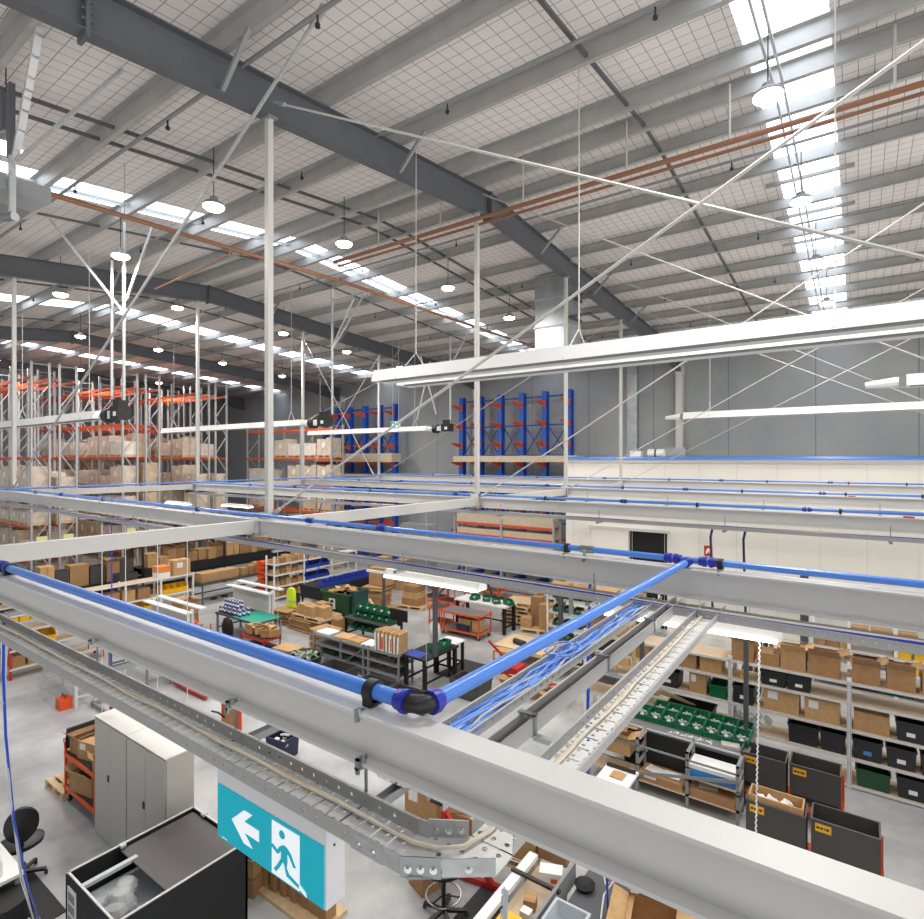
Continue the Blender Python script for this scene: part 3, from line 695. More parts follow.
# distant exit sign
t = thing('exit_sign', 'small distant green and white exit sign hanging before the left blue cantilever rack', 'sign', (-14.6,16,7.2))
M().box(-14.82,16,7.2,-14.38,16.06,7.48).build('housing', m_sign, t, world=True)
M().box(-14.8,15.99,7.22,-14.4,16.0,7.46).build('sign_face', mat('exit_green',(40,170,130),.4,emit=.3), t, world=True)
M().prism([(-14.75,7.34),(-14.68,7.4),(-14.68,7.36),(-14.62,7.36),(-14.62,7.32),(-14.68,7.32),(-14.68,7.28)],'y',15.984,15.99).box(-14.57,15.984,7.24,-14.45,15.99,7.44).build('pictogram', m_exitw, t, world=True)
M().cyl((-14.75,16.03,7.48),(-14.75,16.03,zr(16)-.3),.006,5).cyl((-14.45,16.03,7.48),(-14.45,16.03,zr(16)-.3),.006,5).build('suspension_wire', m_post, t, world=True)

# ------------------------------------------------------------------ strip lights below the grid
def strip(label, x0, x1, y, z):
    t = thing('strip_light', label, 'light', ((x0+x1)/2,y,z), 0, 'fluorescent strip lights')
    M().prism([(y-.09,z),(y+.09,z),(y+.045,z+.07),(y-.045,z+.07)],'x',x0,x1).build('fitting', m_white, t, world=True)
    M().box(x0+.02,y-.1,z-.012,x1-.02,y+.1,z+.012).build('diffuser', m_tubel, t, world=True)
    for x in (x0+.2,x1-.2): M().cyl((x,y,z+.07),(x,y,5.05),.005,5).build('suspension_wire', m_galv, t, world=True)
strip('long glowing strip light hung below the second beam, centre left',-4.22,-2.98,4.52,4.73)
strip('glowing strip light partly behind the crossing cable trays on the right',-1.72,-.44,4.5,4.73)
strip('strip light among the left racks below the third beam',-18.2,-16.9,9.1,4.6)
strip('short strip light above the black cartons racks at left',-15.8,-14.4,9.6,4.6)
# drop hoses and cords
solo('air_hose', M().tube([(-1.78,4.33,5.17),(-1.79,4.32,5.0),(-1.8,4.33,4.5),(-1.82,4.35,4.0),(-1.83,4.36,3.3)],.014,8), m_bhose, 'blue air hose dropping from the pipe tee on the second beam', 'hose', 'blue drop hoses', smooth=True)
t = thing('air_hose', 'long blue air hose hanging down at the left edge with brass fitting', 'hose', (-6,1.8,1), 0, 'blue drop hoses')
M().tube([(-4.46,1.19,4.95),(-4.5,1.2,4.6),(-4.75,1.28,4.1),(-5.3,1.48,3.2),(-6.2,1.83,2.1),(-7.2,2.22,1.05)],.0085,8).build('hose', m_bhose, t, True, True)
M().cyl((-7.2,2.22,1.05),(-7.24,2.235,.98),.02,8).cyl((-7.2,2.2,1.0),(-7.3,2.16,1.04),.01,6).build('fitting', m_chrome, t, True, True)
m = M(); solo('hanging_cable', m.tube([(-4.5,1.22,4.95),(-4.6,1.23,4.4),(-5.1,1.4,3.5),(-5.9,1.7,2.4),(-6.9,2.1,1.2),(-7.3,2.25,.9)],.008,6), m_lgrey, 'bundle of pale cables hanging beside the blue hose at the left edge', 'cable', 'hanging cables at left', smooth=True)
solo('hanging_cable', M().tube([(-4.56,1.2,4.95),(-5.0,1.35,3.8),(-6.0,1.72,2.3),(-6.95,2.12,1.15),(-7.15,2.2,.95),(-7.25,2.1,.85)],.004,6), m_white, 'thin white cable looping down at the left edge', 'cable', 'hanging cables at left', smooth=True)
for k,(x,c,zb) in enumerate(((-10.52,m_white,1.6),(-10.15,m_bhose,1.6),(-9.65,m_white,1.5),(-8.6,m_white,1.5),(-7.75,m_white,1.8))):
    solo('pull_cord', M().cyl((x,4.15,4.93),(x,4.15,zb),.010 if c is m_bhose else .006,5), c, f'{"blue hose" if c is m_bhose else "thin white cord"} hanging straight down below the second beam, {ORD[k]} from the left', 'cord', 'cords below the second beam')
for k,(x,y,zb) in enumerate(((-12.6,9.2,1.5),(-7.5,9.2,1.6))):
    solo('pull_cord', M().cyl((x,y,4.93),(x,y,zb),.006,5), m_post, f'thin white cord hanging below the third beam, {"left" if k==0 else "right"} one', 'cord', 'cords below the third beam')
for k,x in enumerate((-1.83,-1.37)):
    solo('air_hose', M().tube([(x,9.25,4.95),(x-.03,9.25,4.8),(x-.02,9.25,4.4),(x,9.25,3.6)],.018,6), m_navy, f'dark blue hose hanging from the third beam before the cream wall, {"left" if k==0 else "right"} one', 'hose', 'dark blue hoses', smooth=True)
for k,(x,y) in enumerate(((-15.4,13.5),(-15.0,13.6))):
    solo('air_hose', M().tube([(-15.6+k*.7,13.4,4.95),(-16.4+k*.9,13.5,3.2),(-17.0+k*.6,13.6,1.6)],.02,6), m_bhose, f'blue hose slanting down behind the white screen bench, {"left" if k==0 else "right"} one', 'hose', 'blue hoses at the screen bench', smooth=True)
t = thing('coiled_cable', 'white coiled cable hanging from the right strip light', 'cable', (-.62,4.5,3.2))
pts = [(-.575+.0035*math.cos(k*.9)-.0001*k,4.5+.0035*math.sin(k*.9),4.7-.0055*k) for k in range(290)]
M().tube(pts,.0055,5).build('coil', m_white, t, True, True)

for o in SKEW: skew(o)
# ================================================================== GENERATORS FOR FLOOR THINGS
def carton(label, x, y, z, w, d, h, rz=0, c=0, open_=False, group=None, lab=0, contents=None):
    """centre x,y ; base z"""
    if not open_ and not lab:
        m = M().box(-w/2,-d/2,0,w/2,d/2,h); m.mat(1)
        m.box(-w/2-.001,-.025,h-.0005,w/2+.001,.025,h+.0015).box(-w/2-.0015,-.025,h*.7,-w/2,.025,h).box(w/2,-.025,h*.7,w/2+.0015,.025,h)
        return solo('carton', m, [m_card[c],m_tape], label, 'box', group, (x,y,z), rz)
    t = thing('carton', label, 'box', (x,y,z), rz, group)
    m = M()
    if open_:
        m.opentub(w,d,h,.008); m.build('carton_body', m_card[c], t)
        for s in (-1,1):
            M().obox((s*(w/2+.35*w*.25),0,h+.02+.02*s),(w*.42,d*.98,.006),0,s*-.35,0).build('flap', m_card[(c+2)%4], t)
        for s,a in ((-1,.9),(1,-.25)):
            M().obox((0,s*(d/2+d*.1),h+.04),(w*.98,d*.42,.006),s*a if s<0 else a,0,0).build('flap', m_card[(c+2)%4], t)
    else:
        m.box(-w/2,-d/2,0,w/2,d/2,h); m.build('carton_body', m_card[c], t)
        M().box(-w/2-.001,-.025,h-.0005,w/2+.001,.025,h+.002).build('tape', m_tape, t)
    if lab:
        M().box(-w*.38,-d/2-.003,h*.55,-w*.38+w*.28,-d/2,h*.9).build('paper_label', m_lab, t)
        M().box(w/2,-d*.3,h*.5,w/2+.003,d*.05,h*.85).build('paper_label', m_lab, t)
    return t
def tote(label, x, y, z, w, d, h, mt=None, rz=0, group=None, lab=None, name='storage_tote', stuffing=None):
    t = thing(name, label, 'bin', (x,y,z), rz, group)
    m = M().opentub(w,d,h,.014,.02)
    m.build('tub', mt or m_toted, t)
    m = M(); e = .012
    for a,b,c_,d_ in ((-w/2-e,-d/2-e,w/2+e,-d/2+.004),(-w/2-e,d/2-.004,w/2+e,d/2+e),(-w/2-e,-d/2,-w/2+.004,d/2),(w/2-.004,-d/2,w/2+e,d/2)): m.box(a,b,h-.03,c_,d_,h+.002)
    m.build('rim', mt or m_toted, t)
    if lab:
        M().box(-.06,-d/2-.012,h*.3,.06,-d/2-.004,h*.5).build('paper_label', lab, t)
    if stuffing:
        m = M(); rn = random.Random(int(x*100)+int(y*10))
        for k in range(9): m.obox((rn.uniform(-w/2+.06,w/2-.06),rn.uniform(-d/2+.06,d/2-.06),h*rn.uniform(.6,.95)),(rn.uniform(.05,.13),rn.uniform(.05,.1),.03),rn.uniform(-.4,.4),rn.uniform(-.4,.4),rn.uniform(0,3))
        o = m.build('contents', stuffing, t); o['kind'] = 'stuff'
    return t
def make_pick(mt, w=.3, d=.42, h=.19, name='picking_bin', fill=True):
    """open-fronted stacking bin, front towards -Y"""
    t = thing(name, '', 'bin'); m = M()
    P = [(-d/2,0),(d/2,0),(d/2,h),(-d/2+.12,h),(-d/2,h*.55)]
    for s in (-1,1): m.prism(P,'x',s*w/2,s*(w/2-.008))
    m.box(-w/2,-d/2,0,w/2,d/2,.008).box(-w/2,d/2-.008,0,w/2,d/2,h).box(-w/2,-d/2,0,w/2,-d/2+.008,h*.55)
    m.build('tub', mt, t)
    m = M()
    for s in (-1,1): m.box(s*w/2-.012,-d/2+.11,h-.006,s*w/2+.012,d/2,h+.008)
    m.box(-w/2,d/2-.012,h-.006,w/2,d/2+.01,h+.008).box(-w/2,-d/2-.012,h*.5,w/2,-d/2+.006,h*.6); m.build('rim', mt, t)
    if fill:
        m = M(); rn = random.Random(5)
        for k in range(12): m.obox((rn.uniform(-w/2+.05,w/2-.05),rn.uniform(-d/2+.08,d/2-.05),rn.uniform(.03,.08)),(.07,.04,.03),rn.random(),rn.random(),rn.random()*3)
        o = m.build('small_parts', m_lgrey, t); o['kind'] = 'stuff'
    return t
def table(label, x0, x1, y0, y1, h, top=m_top, leg=m_grey, th=.04, lw=.05, name='workbench', rail=True, cat='bench', legh=None, group=None):
    t = thing(name, label, cat, ((x0+x1)/2,(y0+y1)/2,0), 0, group)
    M().box(x0,y0,h-th,x1,y1,h).build('top', top, t, world=True)
    for x in (x0+.04,x1-.04-lw):
        for y in (y0+.03,y1-.03-lw): M().box(x,y,0,x+lw,y+lw,h-th).build('leg', leg, t, world=True)
    if rail:
        m = M().box(x0+.05,y1-.07,.22,x1-.05,y1-.04,.27)
        for x in (x0+.05,x1-.08): m.box(x,y0+.05,.22,x+.03,y1-.05,.27)
        m.build('stretcher', leg, t, world=True)
    return t
def shelving(label, x0, x1, y0, y1, levels, posts, along='x', pm=m_offw, bm=m_ply, h=None, pw=.045, edge=m_offw, name='shelving_unit', perf=None, back=None):
    t = thing(name, label, 'shelving', ((x0+x1)/2,(y0+y1)/2,0), 0)
    h = h or levels[-1]+.08
    for p in posts:
        for q in ((y0,y1-pw) if along=='x' else (x0,x1-pw)):
            m = M()
            if along=='x': m.box(p-pw/2,q,0,p+pw/2,q+pw,h)
            else: m.box(q,p-pw/2,0,q+pw,p+pw/2,h)
            m.build('post', perf or pm, t, world=True)
    for z in levels:
        m = M().box(x0,y0+.01,z-.018,x1,y1-.01,z); o = m.build('shelf_board', bm, t, world=True)
        m = M()
        if along=='x': m.box(x0,y0-.005,z-.05,x1,y0+.015,z-.002).box(x0,y1-.015,z-.05,x1,y1+.005,z-.002)
        else: m.box(x0-.005,y0,z-.05,x0+.015,y1,z-.002).box(x1-.015,y0,z-.05,x1+.005,y1,z-.002)
        m.build('edge_beam', edge, o, world=True)
    return t
def pallet(label, x, y, z=0, rz=0, w=1.2, d=1.0, group=None, name='pallet', parent=None):
    m = M()
    for k in range(7): a = -d/2+(d-.1)*k/6; m.box(-w/2,a,.115,w/2,a+.1,.137)
    for s in (-w/2,-.05,w/2-.1): m.box(s,-d/2,.022,s+.1,d/2,.115)
    for a in (-d/2,-.05,d/2-.1): m.box(-w/2,a,0,w/2,a+.1,.022)
    if parent is not None: o = m.build(name, m_pine, parent); o.location = (x,y,z); return o
    return solo(name, m, m_pine, label, 'pallet', group, (x,y,z), rz)
def wheelset(t, pts, r=.06, world=True):
    for x,y in pts:
        m = M().cyl((x,y-.018,r),(x,y+.018,r),r,12); m.mat(1).box(x-.03,y-.03,r,x+.03,y-.02,r*2+.02).box(x-.03,y+.02,r,x+.03,y+.03,r*2+.02).box(x-.04,y-.04,r*2+.01,x+.04,y+.04,r*2+.025)
        m.build('caster', [m_blk,m_galv], t, world=world)
def trolley(label, x0, x1, y0, y1, h, decks=(.2,.75), frame=m_orange, deck=m_dark, handle=None, group=None):
    t = thing('trolley', label, 'trolley', ((x0+x1)/2,(y0+y1)/2,0), 0, group)
    for x in (x0,x1-.035):
        for y in (y0,y1-.035): M().box(x,y,.13,x+.035,y+.035,h).build('post', frame, t, world=True)
    for z in decks:
        o = M().box(x0,y0,z-.03,x1,y1,z-.005).build('deck', deck, t, world=True)
        M().box(x0-.005,y0-.005,z-.06,x1+.005,y0+.02,z).box(x0-.005,y1-.02,z-.06,x1+.005,y1+.005,z).box(x0-.005,y0,z-.06,x0+.02,y1,z).box(x1-.02,y0,z-.06,x1+.005,y1,z).build('deck_edge', frame, o, world=True)
    if handle:
        xx = x0 if handle<0 else x1
        M().tube([(xx,y0+.03,h-.1),(xx+handle*.12,y0+.03,h+.12),(xx+handle*.12,y1-.03,h+.12),(xx,y1-.03,h-.1)],.016,6).build('handle', frame, t, True, True)
    wheelset(t, [(x0+.06,y0+.06),(x1-.06,y0+.06),(x0+.06,y1-.06),(x1-.06,y1-.06)])
    return t
def flatstack(label, x, y, z, w, d, n, rz=0, group=None, th=.025, c=1):
    """pile of flattened cartons, each sheet a thing of its own"""
    rn = random.Random(int(abs(x)*70)+n)
    for k in range(n):
        m = M().obox((rn.uniform(-.04,.04),rn.uniform(-.04,.04),th*.45),(w*rn.uniform(.85,1),d*rn.uniform(.85,1),th*.85),0,0,rn.uniform(-.08,.08))
        solo('flattened_carton', m, m_card[(c+k)%4], f'flattened brown carton in the pile {label}', 'cardboard', f'flattened cartons {label}', (x,y,z+th*k), rz)

# ================================================================== PALLET RACKS
LV = [1.6,3.1,4.6,6.1,7.75,9.6]
ROWS = [(8.66,9.39,-29,'front'),(9.7,10.43,-29,'second'),(12.31,13.05,-29,'third'),(13.38,14.11,-29,'fourth'),(15.99,16.77,-29,'fifth'),(17.08,17.81,-29,'sixth')]
def rack(y0, y1, xe, nb, top, levels, label, bay=2.6, bottom=True):
    t = thing('pallet_rack', label, 'rack', (xe-nb*bay/2,(y0+y1)/2,0), 0, 'orange and grey pallet racks')
    for k in range(nb+1):
        x = xe-k*bay
        m = M()
        for y in (y0,y1-.07): m.box(x-.05,y,0,x+.05,y+.07,top)
        z = .3; s = 0
        while z+1.0 < top:
            a,b = (y0+.03,y1-.03) if s==0 else (y1-.03,y0+.03)
            m.bar((x,a,z),(x,b,z+1.0),.035,.035); z += 1.0; s = 1-s
        m.bar((x,y0,top-.1),(x,y1,top-.1),.035,.035)
        m.build('upright_frame', m_rackup, t, world=True)
    for k in range(nb):
        for z in levels:
            for y in (y0-.0,y1-.05):
                M().box(xe-(k+1)*bay+.05,y,z-.12,xe-k*bay-.05,y+.05,z).build('beam', m_rackor, t, world=True)
    return t
for y0,y1,xe,n in ROWS:
    rack(y0,y1,xe,4 if y0<11 else 5,10.25,LV,f'tall grey and orange pallet rack, {n} row from the camera')
rack(20.5,21.4,-23.4,3,7.95,[1.6,3.1,4.6,6.1,7.75],'lower grey and orange pallet rack before the left blue cantilever rack')
# wrapped loads: a pallet with stretch-wrapped cartons, one prototype per wrap colour
def make_load(k, w, d, h):
    t = thing('wrapped_load', '', 'pallet load')
    pallet('',0,0,0,w=w,d=d,parent=t)
    m = M(); rn = random.Random(k*13+1); z = .14; nl = 3+k%2; hh = (h-.14)/nl
    for l in range(nl):
        for a in range(3):
            wa = w/3; m.box(-w/2+wa*a+.008,-d/2+rn.uniform(0,.03),z+hh*l+.004,-w/2+wa*(a+1)-.008,d/2-rn.uniform(0,.03),z+hh*(l+1)-(rn.uniform(0,.12) if l==nl-1 else 0))
    m.box(-w/2+.02,-d/2+.02,.14,w/2-.02,d/2-.02,h-.14)
    m.build('stacked_cartons', m_wrapm[k%3], t)
    M().box(-w*.1,-d/2-.006,h*.5,w*.12,-d/2,h*.75).build('paper_label', m_lab, t)
    return t
LOADS = [make_load(0,1.15,.8,1.1),make_load(1,1.12,.8,1.25),make_load(2,1.15,.78,.9),make_load(3,1.1,.8,.7)]
used = [False]*4
LN = ['floor level','first beam level','second beam level','third beam level','fourth beam level']
def put_load(k, x, y, z, label, group):
    o = LOADS[k]
    if used[k]: o = dup(o)
    used[k] = True
    o.location = (x,y,z); o['label'] = trim(label); o['group'] = group
rn = random.Random(3)
for y0,y1,xe,n in ROWS:
    for b in range(2 if y0 < 9 else 3 if y0 < 11 else 4):
        for s in range(2):
            for li,z in enumerate([0.0]+LV[:4]):
                if li == 4 and (y0 < 11 or rn.random() < .25): continue
                if rn.random() < (.1 if li else .5): continue
                k = rn.randrange(4)
                put_load(k, xe-b*2.6-.68-1.24*s, (y0+y1)/2, z+.005, f'wrapped pallet load on {LN[li]} of the {n} rack row, {ORD[b*2+s]} from aisle end', 'wrapped pallet loads')
for b in range(3):
    for s in range(2):
        for li,z in enumerate([0.0]+LV[:4]):
            if rn.random() < .2: continue
            put_load(rn.randrange(4), -23.4-b*2.6-.68-1.24*s, 20.95, z+.005, f'wrapped pallet load on {LN[li]} of the lower rack, {ORD[b*2+s]} from its right end', 'wrapped pallet loads')
# rack foot guards and signs
for k,(x,y) in enumerate(((-28.9,8.66),(-28.9,10.4),(-28.9,12.31),(-28.9,14.1),(-28.9,16.0))):
    m = M().box(x,y-.06,0,x+.1,y+.12,.45); solo('rack_guard', m, m_yell, f'yellow rack foot guard at the aisle end, {ORD[k]} from the camera', 'guard', 'yellow rack guards')
for k,y in enumerate((9.05,10.05,12.7,13.75)):
    solo('aisle_label', M().box(-28.93,y-.2,2.35,-28.91,y+.2,2.65), mat('pale_yellow_card',(236,232,160),.6) if k==0 else bpy.data.materials['pale_yellow_card'], f'pale yellow card on the rack end, {ORD[k]} from the camera', 'card', 'yellow cards on the rack ends')

# ================================================================== CANTILEVER RACKS
def cantilever(label, xs, y, top, levels, armlen=.9):
    t = thing('cantilever_rack', label, 'rack', ((xs[0]+xs[-1])/2,y,0))
    for x in xs:
        m = M().box(x-.13,y-.02,0,x+.13,y,top).box(x-.13,y+.28,0,x+.13,y+.3,top).box(x-.012,y,0,x+.012,y+.28,top)
        o = m.build('column', m_rblue, t, world=True)
        M().box(x-.12,y-1.2,0,x+.12,y+.3,.22).build('base', m_rblue, t, world=True)
        for z in levels:
            M().loft([[(x-.05,y-.02,z-.12),(x+.05,y-.02,z-.12),(x+.05,y-.02,z+.1),(x-.05,y-.02,z+.1)],[(x-.04,y-armlen,z+.06),(x+.04,y-armlen,z+.06),(x+.04,y-armlen,z+.13),(x-.04,y-armlen,z+.13)]]).box(x-.1,y-.06,z-.16,x+.1,y-.02,z+.14).build('arm', m_rackor, t, world=True)
    for a,b in zip(xs,xs[1:]):
        for z in (1.2,2.9,4.6,6.2,7.7,9.1):
            if z < top: M().box(a+.12,y+.1,z-.04,b-.12,y+.18,z+.04).build('tie_bar', m_rblued, t, world=True)
        for z,q in ((6.2,7.7),(2.9,4.6)):
            M().bar((a+.12,y+.14,z),(b-.12,y+.14,q),.05,.05).bar((a+.12,y+.14,q),(b-.12,y+.14,z),.05,.05).build('cross_brace', m_rblued, t, world=True)
CL = [2.2,3.5,4.7,5.75,6.75,7.75,8.75]
cantilever('blue cantilever rack with orange arms left of the cream room, five columns in view', [-17.5,-16.3,-15.05,-13.77,-12.5,-11.2], 24.45, 9.35, CL)
cantilever('blue cantilever rack with orange arms behind the distant exit sign', [-28.6,-27.36,-26.2,-24.9,-23.65,-22.44], 24.45, 9.32, CL)
for k,(x0,x1,z,l) in enumerate(((-17.4,-10.4,5.88,'long pale timber pack on the right blue cantilever rack'),(-28.8,-21.8,5.86,'long pale timber pack on the left blue cantilever rack'),(-28.8,-21.8,4.82,'lower long pale timber pack on the left blue cantilever rack'),(-17.4,-10.6,4.82,'lower long pale timber pack on the right blue cantilever rack'))):
    t = thing('timber_pack', l, 'timber', ((x0+x1)/2,23.9,z), 0, 'timber packs on the cantilever racks')
    M().box(x0,23.6,z+.0,x1,24.4,z+(.5 if k==1 else .3)).build('boards', m_timb, t, world=True)
    for q in range(6): x = x0+.5+(x1-x0-1)*q/5; M().box(x-.03,23.59,z-.005,x+.03,24.41,z+(.51 if k==1 else .31)).build('strap', m_pine, t, world=True)
# low timber rack before the cantilever arms
t = rack(22.2,22.9,-10.9,2,3.2,[1.0,1.9,2.4,2.95],'low orange-beam rack with long timber packs left of the cream room',2.7)
for k,z in enumerate((1.0,1.9,2.4,2.95)):
    solo('timber_pack', M().box(-16.2,22.27,z+.002,-10.95,22.83,z+(.28 if z<2.9 else .4)), m_timb, f'long pale timber pack on the low orange rack, {ORD[k]} level from the floor', 'timber', 'timber packs on the low rack')
# grey machine cabinets beyond the third beam
t = thing('machine_cabinet', 'grey electrical machine cabinet beyond the third beam near the middle', 'machine', (-17,20,0))
M().box(-17.6,19.6,0,-15.9,20.3,3.0).build('cabinet_body', m_steelduct, t, world=True)
for k in range(3): M().box(-17.5+.55*k,19.58,.3,-17.0+.55*k,19.6,2.8).build('door', m_grey, t, world=True)
M().box(-17.1,19.55,2.2,-16.8,19.58,2.5).build('control_panel', m_ink, t, world=True)
solo('safety_sign', M().box(-17.9,18.9,3.0,-17.7,18.92,3.25), m_red, 'small red square sign on a cord beside the machine cabinet', 'sign')
# ================================================================== FLOOR THINGS, LEFT FOREGROUND
# two tall grey cupboards side by side
for k,(x0,x1) in enumerate(((-9.97,-8.86),(-8.85,-7.7))):
    t = thing('steel_cupboard', f'tall grey two-door steel cupboard, {"left, next to the orange trolley" if k==0 else "right, next to the exit sign"}', 'cupboard', ((x0+x1)/2,4.02,0), 0, 'grey cupboards')
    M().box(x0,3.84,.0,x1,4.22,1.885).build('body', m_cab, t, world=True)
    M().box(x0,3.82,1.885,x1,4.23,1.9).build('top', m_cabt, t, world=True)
    xm = (x0+x1)/2
    for j,(a,b) in enumerate(((x0+.02,xm-.004),(xm+.004,x1-.02))):
        o = M().box(a,3.822,.06,b,3.84,1.86).build('door', m_cab, t, world=True)
        if j == 0:
            M().box(b-.075,3.815,1.0,b-.015,3.823,1.1).build('handle', m_ink, o, world=True)
            M().box(b-.055,3.811,1.02,b-.035,3.816,1.08).build('latch', m_greyd, o, world=True)
# orange trolley beside the cupboards
t = trolley('orange two-tier trolley loaded with cartons beside the grey cupboards', -11.35,-10.12,3.88,4.5,.92,(.28,.86),handle=-1)
carton('open brown carton with dark printed end on the orange trolley top', -10.75,4.2,.86,.5,.42,.3,.25,0,lab=1)
carton('brown carton leaning at the left end of the orange trolley top', -11.15,4.2,.86,.3,.5,.28,.1,1,open_=True)
carton('small open carton at the right end of the orange trolley top', -10.35,4.1,.86,.3,.3,.16,-.3,2,open_=True)
carton('open brown carton with flaps out on the lower deck of the orange trolley', -10.85,4.15,.28,.6,.45,.32,.2,0,open_=True)
carton('brown carton at the right of the lower deck of the orange trolley', -10.35,4.2,.28,.35,.4,.36,0,3)
solo('dark_board', M().obox((0,0,.15),(.03,.55,.4),0,.25,0), m_dark, 'dark board leaning on the left end of the orange trolley top', 'board', loc=(-11.42,4.2,.9))
pallet('wooden pallet on the floor behind the orange trolley', -11.75,4.35,0,0,.8,1.0)
carton('tall brown carton on the pallet behind the orange trolley', -11.75,4.4,.14,.5,.55,.5,0,1)
# black enclosure
t = thing('black_enclosure', 'long black open-topped enclosure with a grey lid, bottom left foreground', 'enclosure', (-6.85,3.3,0))
bx0,bx1,by0,by1,bh = -7.33,-6.1,2.52,4.02,1.3
m = M()
m.box(bx0,by0,0,bx1,by0+.03,bh).box(bx0,by1-.03,0,bx1,by1,bh).box(bx0,by0,0,bx0+.03,by1,bh).box(bx1-.03,by0,0,bx1,by1,bh).box(bx0,by0,.0,bx1,by1,.1)
m.build('panel', m_black, t, world=True)
m = M().box(bx0+.008,by0+.008,bh,bx1-.008,by0+.03,bh+.012).box(bx0+.008,by1-.03,bh,bx1-.008,by1-.008,bh+.012).box(bx0+.008,by0,bh,bx0+.03,by1,bh+.012).box(bx1-.03,by0,bh,bx1-.008,by1,bh+.012)
m.build('rim', m_offw, t, world=True)
M().box(bx0+.06,by0+.55,bh-.05,bx1-.06,by1-.05,bh-.03).build('lid', m_mesh, t, world=True)
M().box(bx0+.3,by0+.03,bh-.06,bx0+.36,by0+.62,bh-.02).build('crossbar', m_lgrey, t, world=True)
M().box(bx0+.06,by0+.06,.95,bx1-.06,by0+1.0,.96).build('tray', m_lgrey, t, world=True)
M().box(bx0+.08,by0-.012,.75,bx0+.3,by0-.002,1.2).build('notice', m_lab, t, world=True)
m = M()
for k in range(3): m.box(bx0+.11,by0-.016,.8+.13*k,bx0+.27,by0-.012,.89+.13*k)
m.build('notice_print', m_grey, t, world=True)
for x,y in ((bx0+.25,by1-.02),(bx1-.12,by1-.02),(bx0+.01,3.1)): M().box(x,y-.03,bh-.01,x+.07,y+.03,bh+.02).build('clip', m_lgrey, t, world=True)
m = M()
rn = random.Random(11)
for k in range(7): m.lathe([(.02,.14),(.09,.12),(.13,.06),(.12,0)],(bx0+.62+rn.uniform(-.12,.15),by0+.3+rn.uniform(-.1,.12),.965+rn.uniform(0,.1)),9)
solo('plastic_wrap', m, m_clear, 'crumpled clear plastic lying in the open end of the black enclosure', 'plastic')
# stack of curved-board pallets
t = thing('pallet_stack', 'leaning stack of brown slatted pallets between black enclosure and exit sign', 'pallet', (-6.1,4.65,0))
for k in range(2):
    m = M()
    for j in range(7): m.obox((-6.75+.19*j,4.75-.05*k+.02*j,.24+.42*k),(.1,.12,.4),0,.06,0)
    m.box(-6.85,4.78,.05+.42*k,-5.55,4.95,.42+.42*k); m.build('slat_row', m_card[3 if k else 1], t, world=True)
M().box(-6.9,4.6,0,-5.5,5.1,.05).build('base_board', m_pine, t, world=True)
solo('plastic_sheet', M().obox((-6.75,4.85,.95),(.3,.3,.1),.2,.2,.3), m_clear, 'white plastic sheeting on the leaning pallet stack', 'plastic')
# left edge bench, mat, chair
solo('floor_mat', M().box(-10.1,1.6,0,-8.55,2.95,.015), m_rubber, 'ribbed black rubber mat on the floor at the lower left edge', 'mat')
t = table('white-topped bench at the lower left picture edge', -10.3,-8.65,1.75,2.52,.75,m_white,m_grey)
t = thing('equipment_box', 'white equipment box on the bench at the lower left edge', 'box', (-9.6,2.25,.75))
M().box(-10.0,2.1,.75,-9.35,2.42,1.05).build('case', m_white, t, world=True); M().box(-9.8,2.09,.8,-9.6,2.1,.9).build('panel', m_ink, t, world=True)
solo('spray_bottle', M().lathe([(.04,0),(.04,.16),(.02,.2),(.015,.26),(.02,.27)],n=10), m_white, 'white bottle on the bench beside the blue hose end', 'bottle', loc=(-8.8,2.3,.75), smooth=True)
solo('black_bag', M().lathe([(.3,0),(.34,.3),(.28,.5),(.2,.52)],n=12), m_black, 'black bag under the bench at the bottom left corner', 'bag', loc=(-8.55,2.25,.1), smooth=True)
def chair(label, x, y, rz, seat=.52, stool=False):
    t = thing('stool' if stool else 'office_chair', label, 'chair', (x,y,0), rz)
    m = M()
    for k in range(5):
        a = k*2*PI/5+.3; m.bar((0,0,.1),(.3*math.cos(a),.3*math.sin(a),.07),.05,.035)
    m.build('star_base', m_blk, t)
    for k in range(5):
        a = k*2*PI/5+.3; M().cyl((.3*math.cos(a)-.02,.3*math.sin(a),.03),(.3*math.cos(a)+.02,.3*math.sin(a),.03),.03,8).build('caster', m_blk, t)
    M().cyl((0,0,.08),(0,0,seat-.03),.028,10).build('column', m_blk, t, True)
    m = M().loft([[(a*s,b*s,z) for a,b in [(.25*math.cos(q)*(1.08 if abs(math.cos(q))>.7 else 1),.25*math.sin(q)) for q in [j*PI/10 for j in range(20)]]] for s,z in ((.8,seat-.04),(1,seat-.02),(1.02,seat+.03),(.85,seat+.055))])
    m.build('seat', m_blk, t, True)
    if stool:
        R0 = .23; M().tube([(R0*math.cos(k*PI/12),R0*math.sin(k*PI/12),.3) for k in range(25)],.011,6).build('foot_ring', m_chrome, t, True)
        m = M()
        for k in range(3): a = k*2.1; m.bar((0,0,.3),(R0*math.cos(a),R0*math.sin(a),.3),.02,.012)
        m.build('ring_spoke', m_blk, t)
    else:
        M().bar((0,.2,seat),(0,.27,seat+.3),.05,.02).build('back_stem', m_blk, t)
        m = M().loft([[(w*math.cos(q),.26+d+.03*math.cos(q)**2*-1,seat+.38+.24*math.sin(q)) for q in [j*PI/10 for j in range(20)]] for w,d in ((.17,-.03),(.2,-.01),(.2,.02),(.17,.035))])
        m.build('backrest', m_blk, t, True)
    return t
chair('black swivel chair with rounded back at the left edge', -9.75,2.8,-1.82)
chair('black drafting stool with chrome foot ring under the tray bend', -4.42,5.78,.4,.66,True)
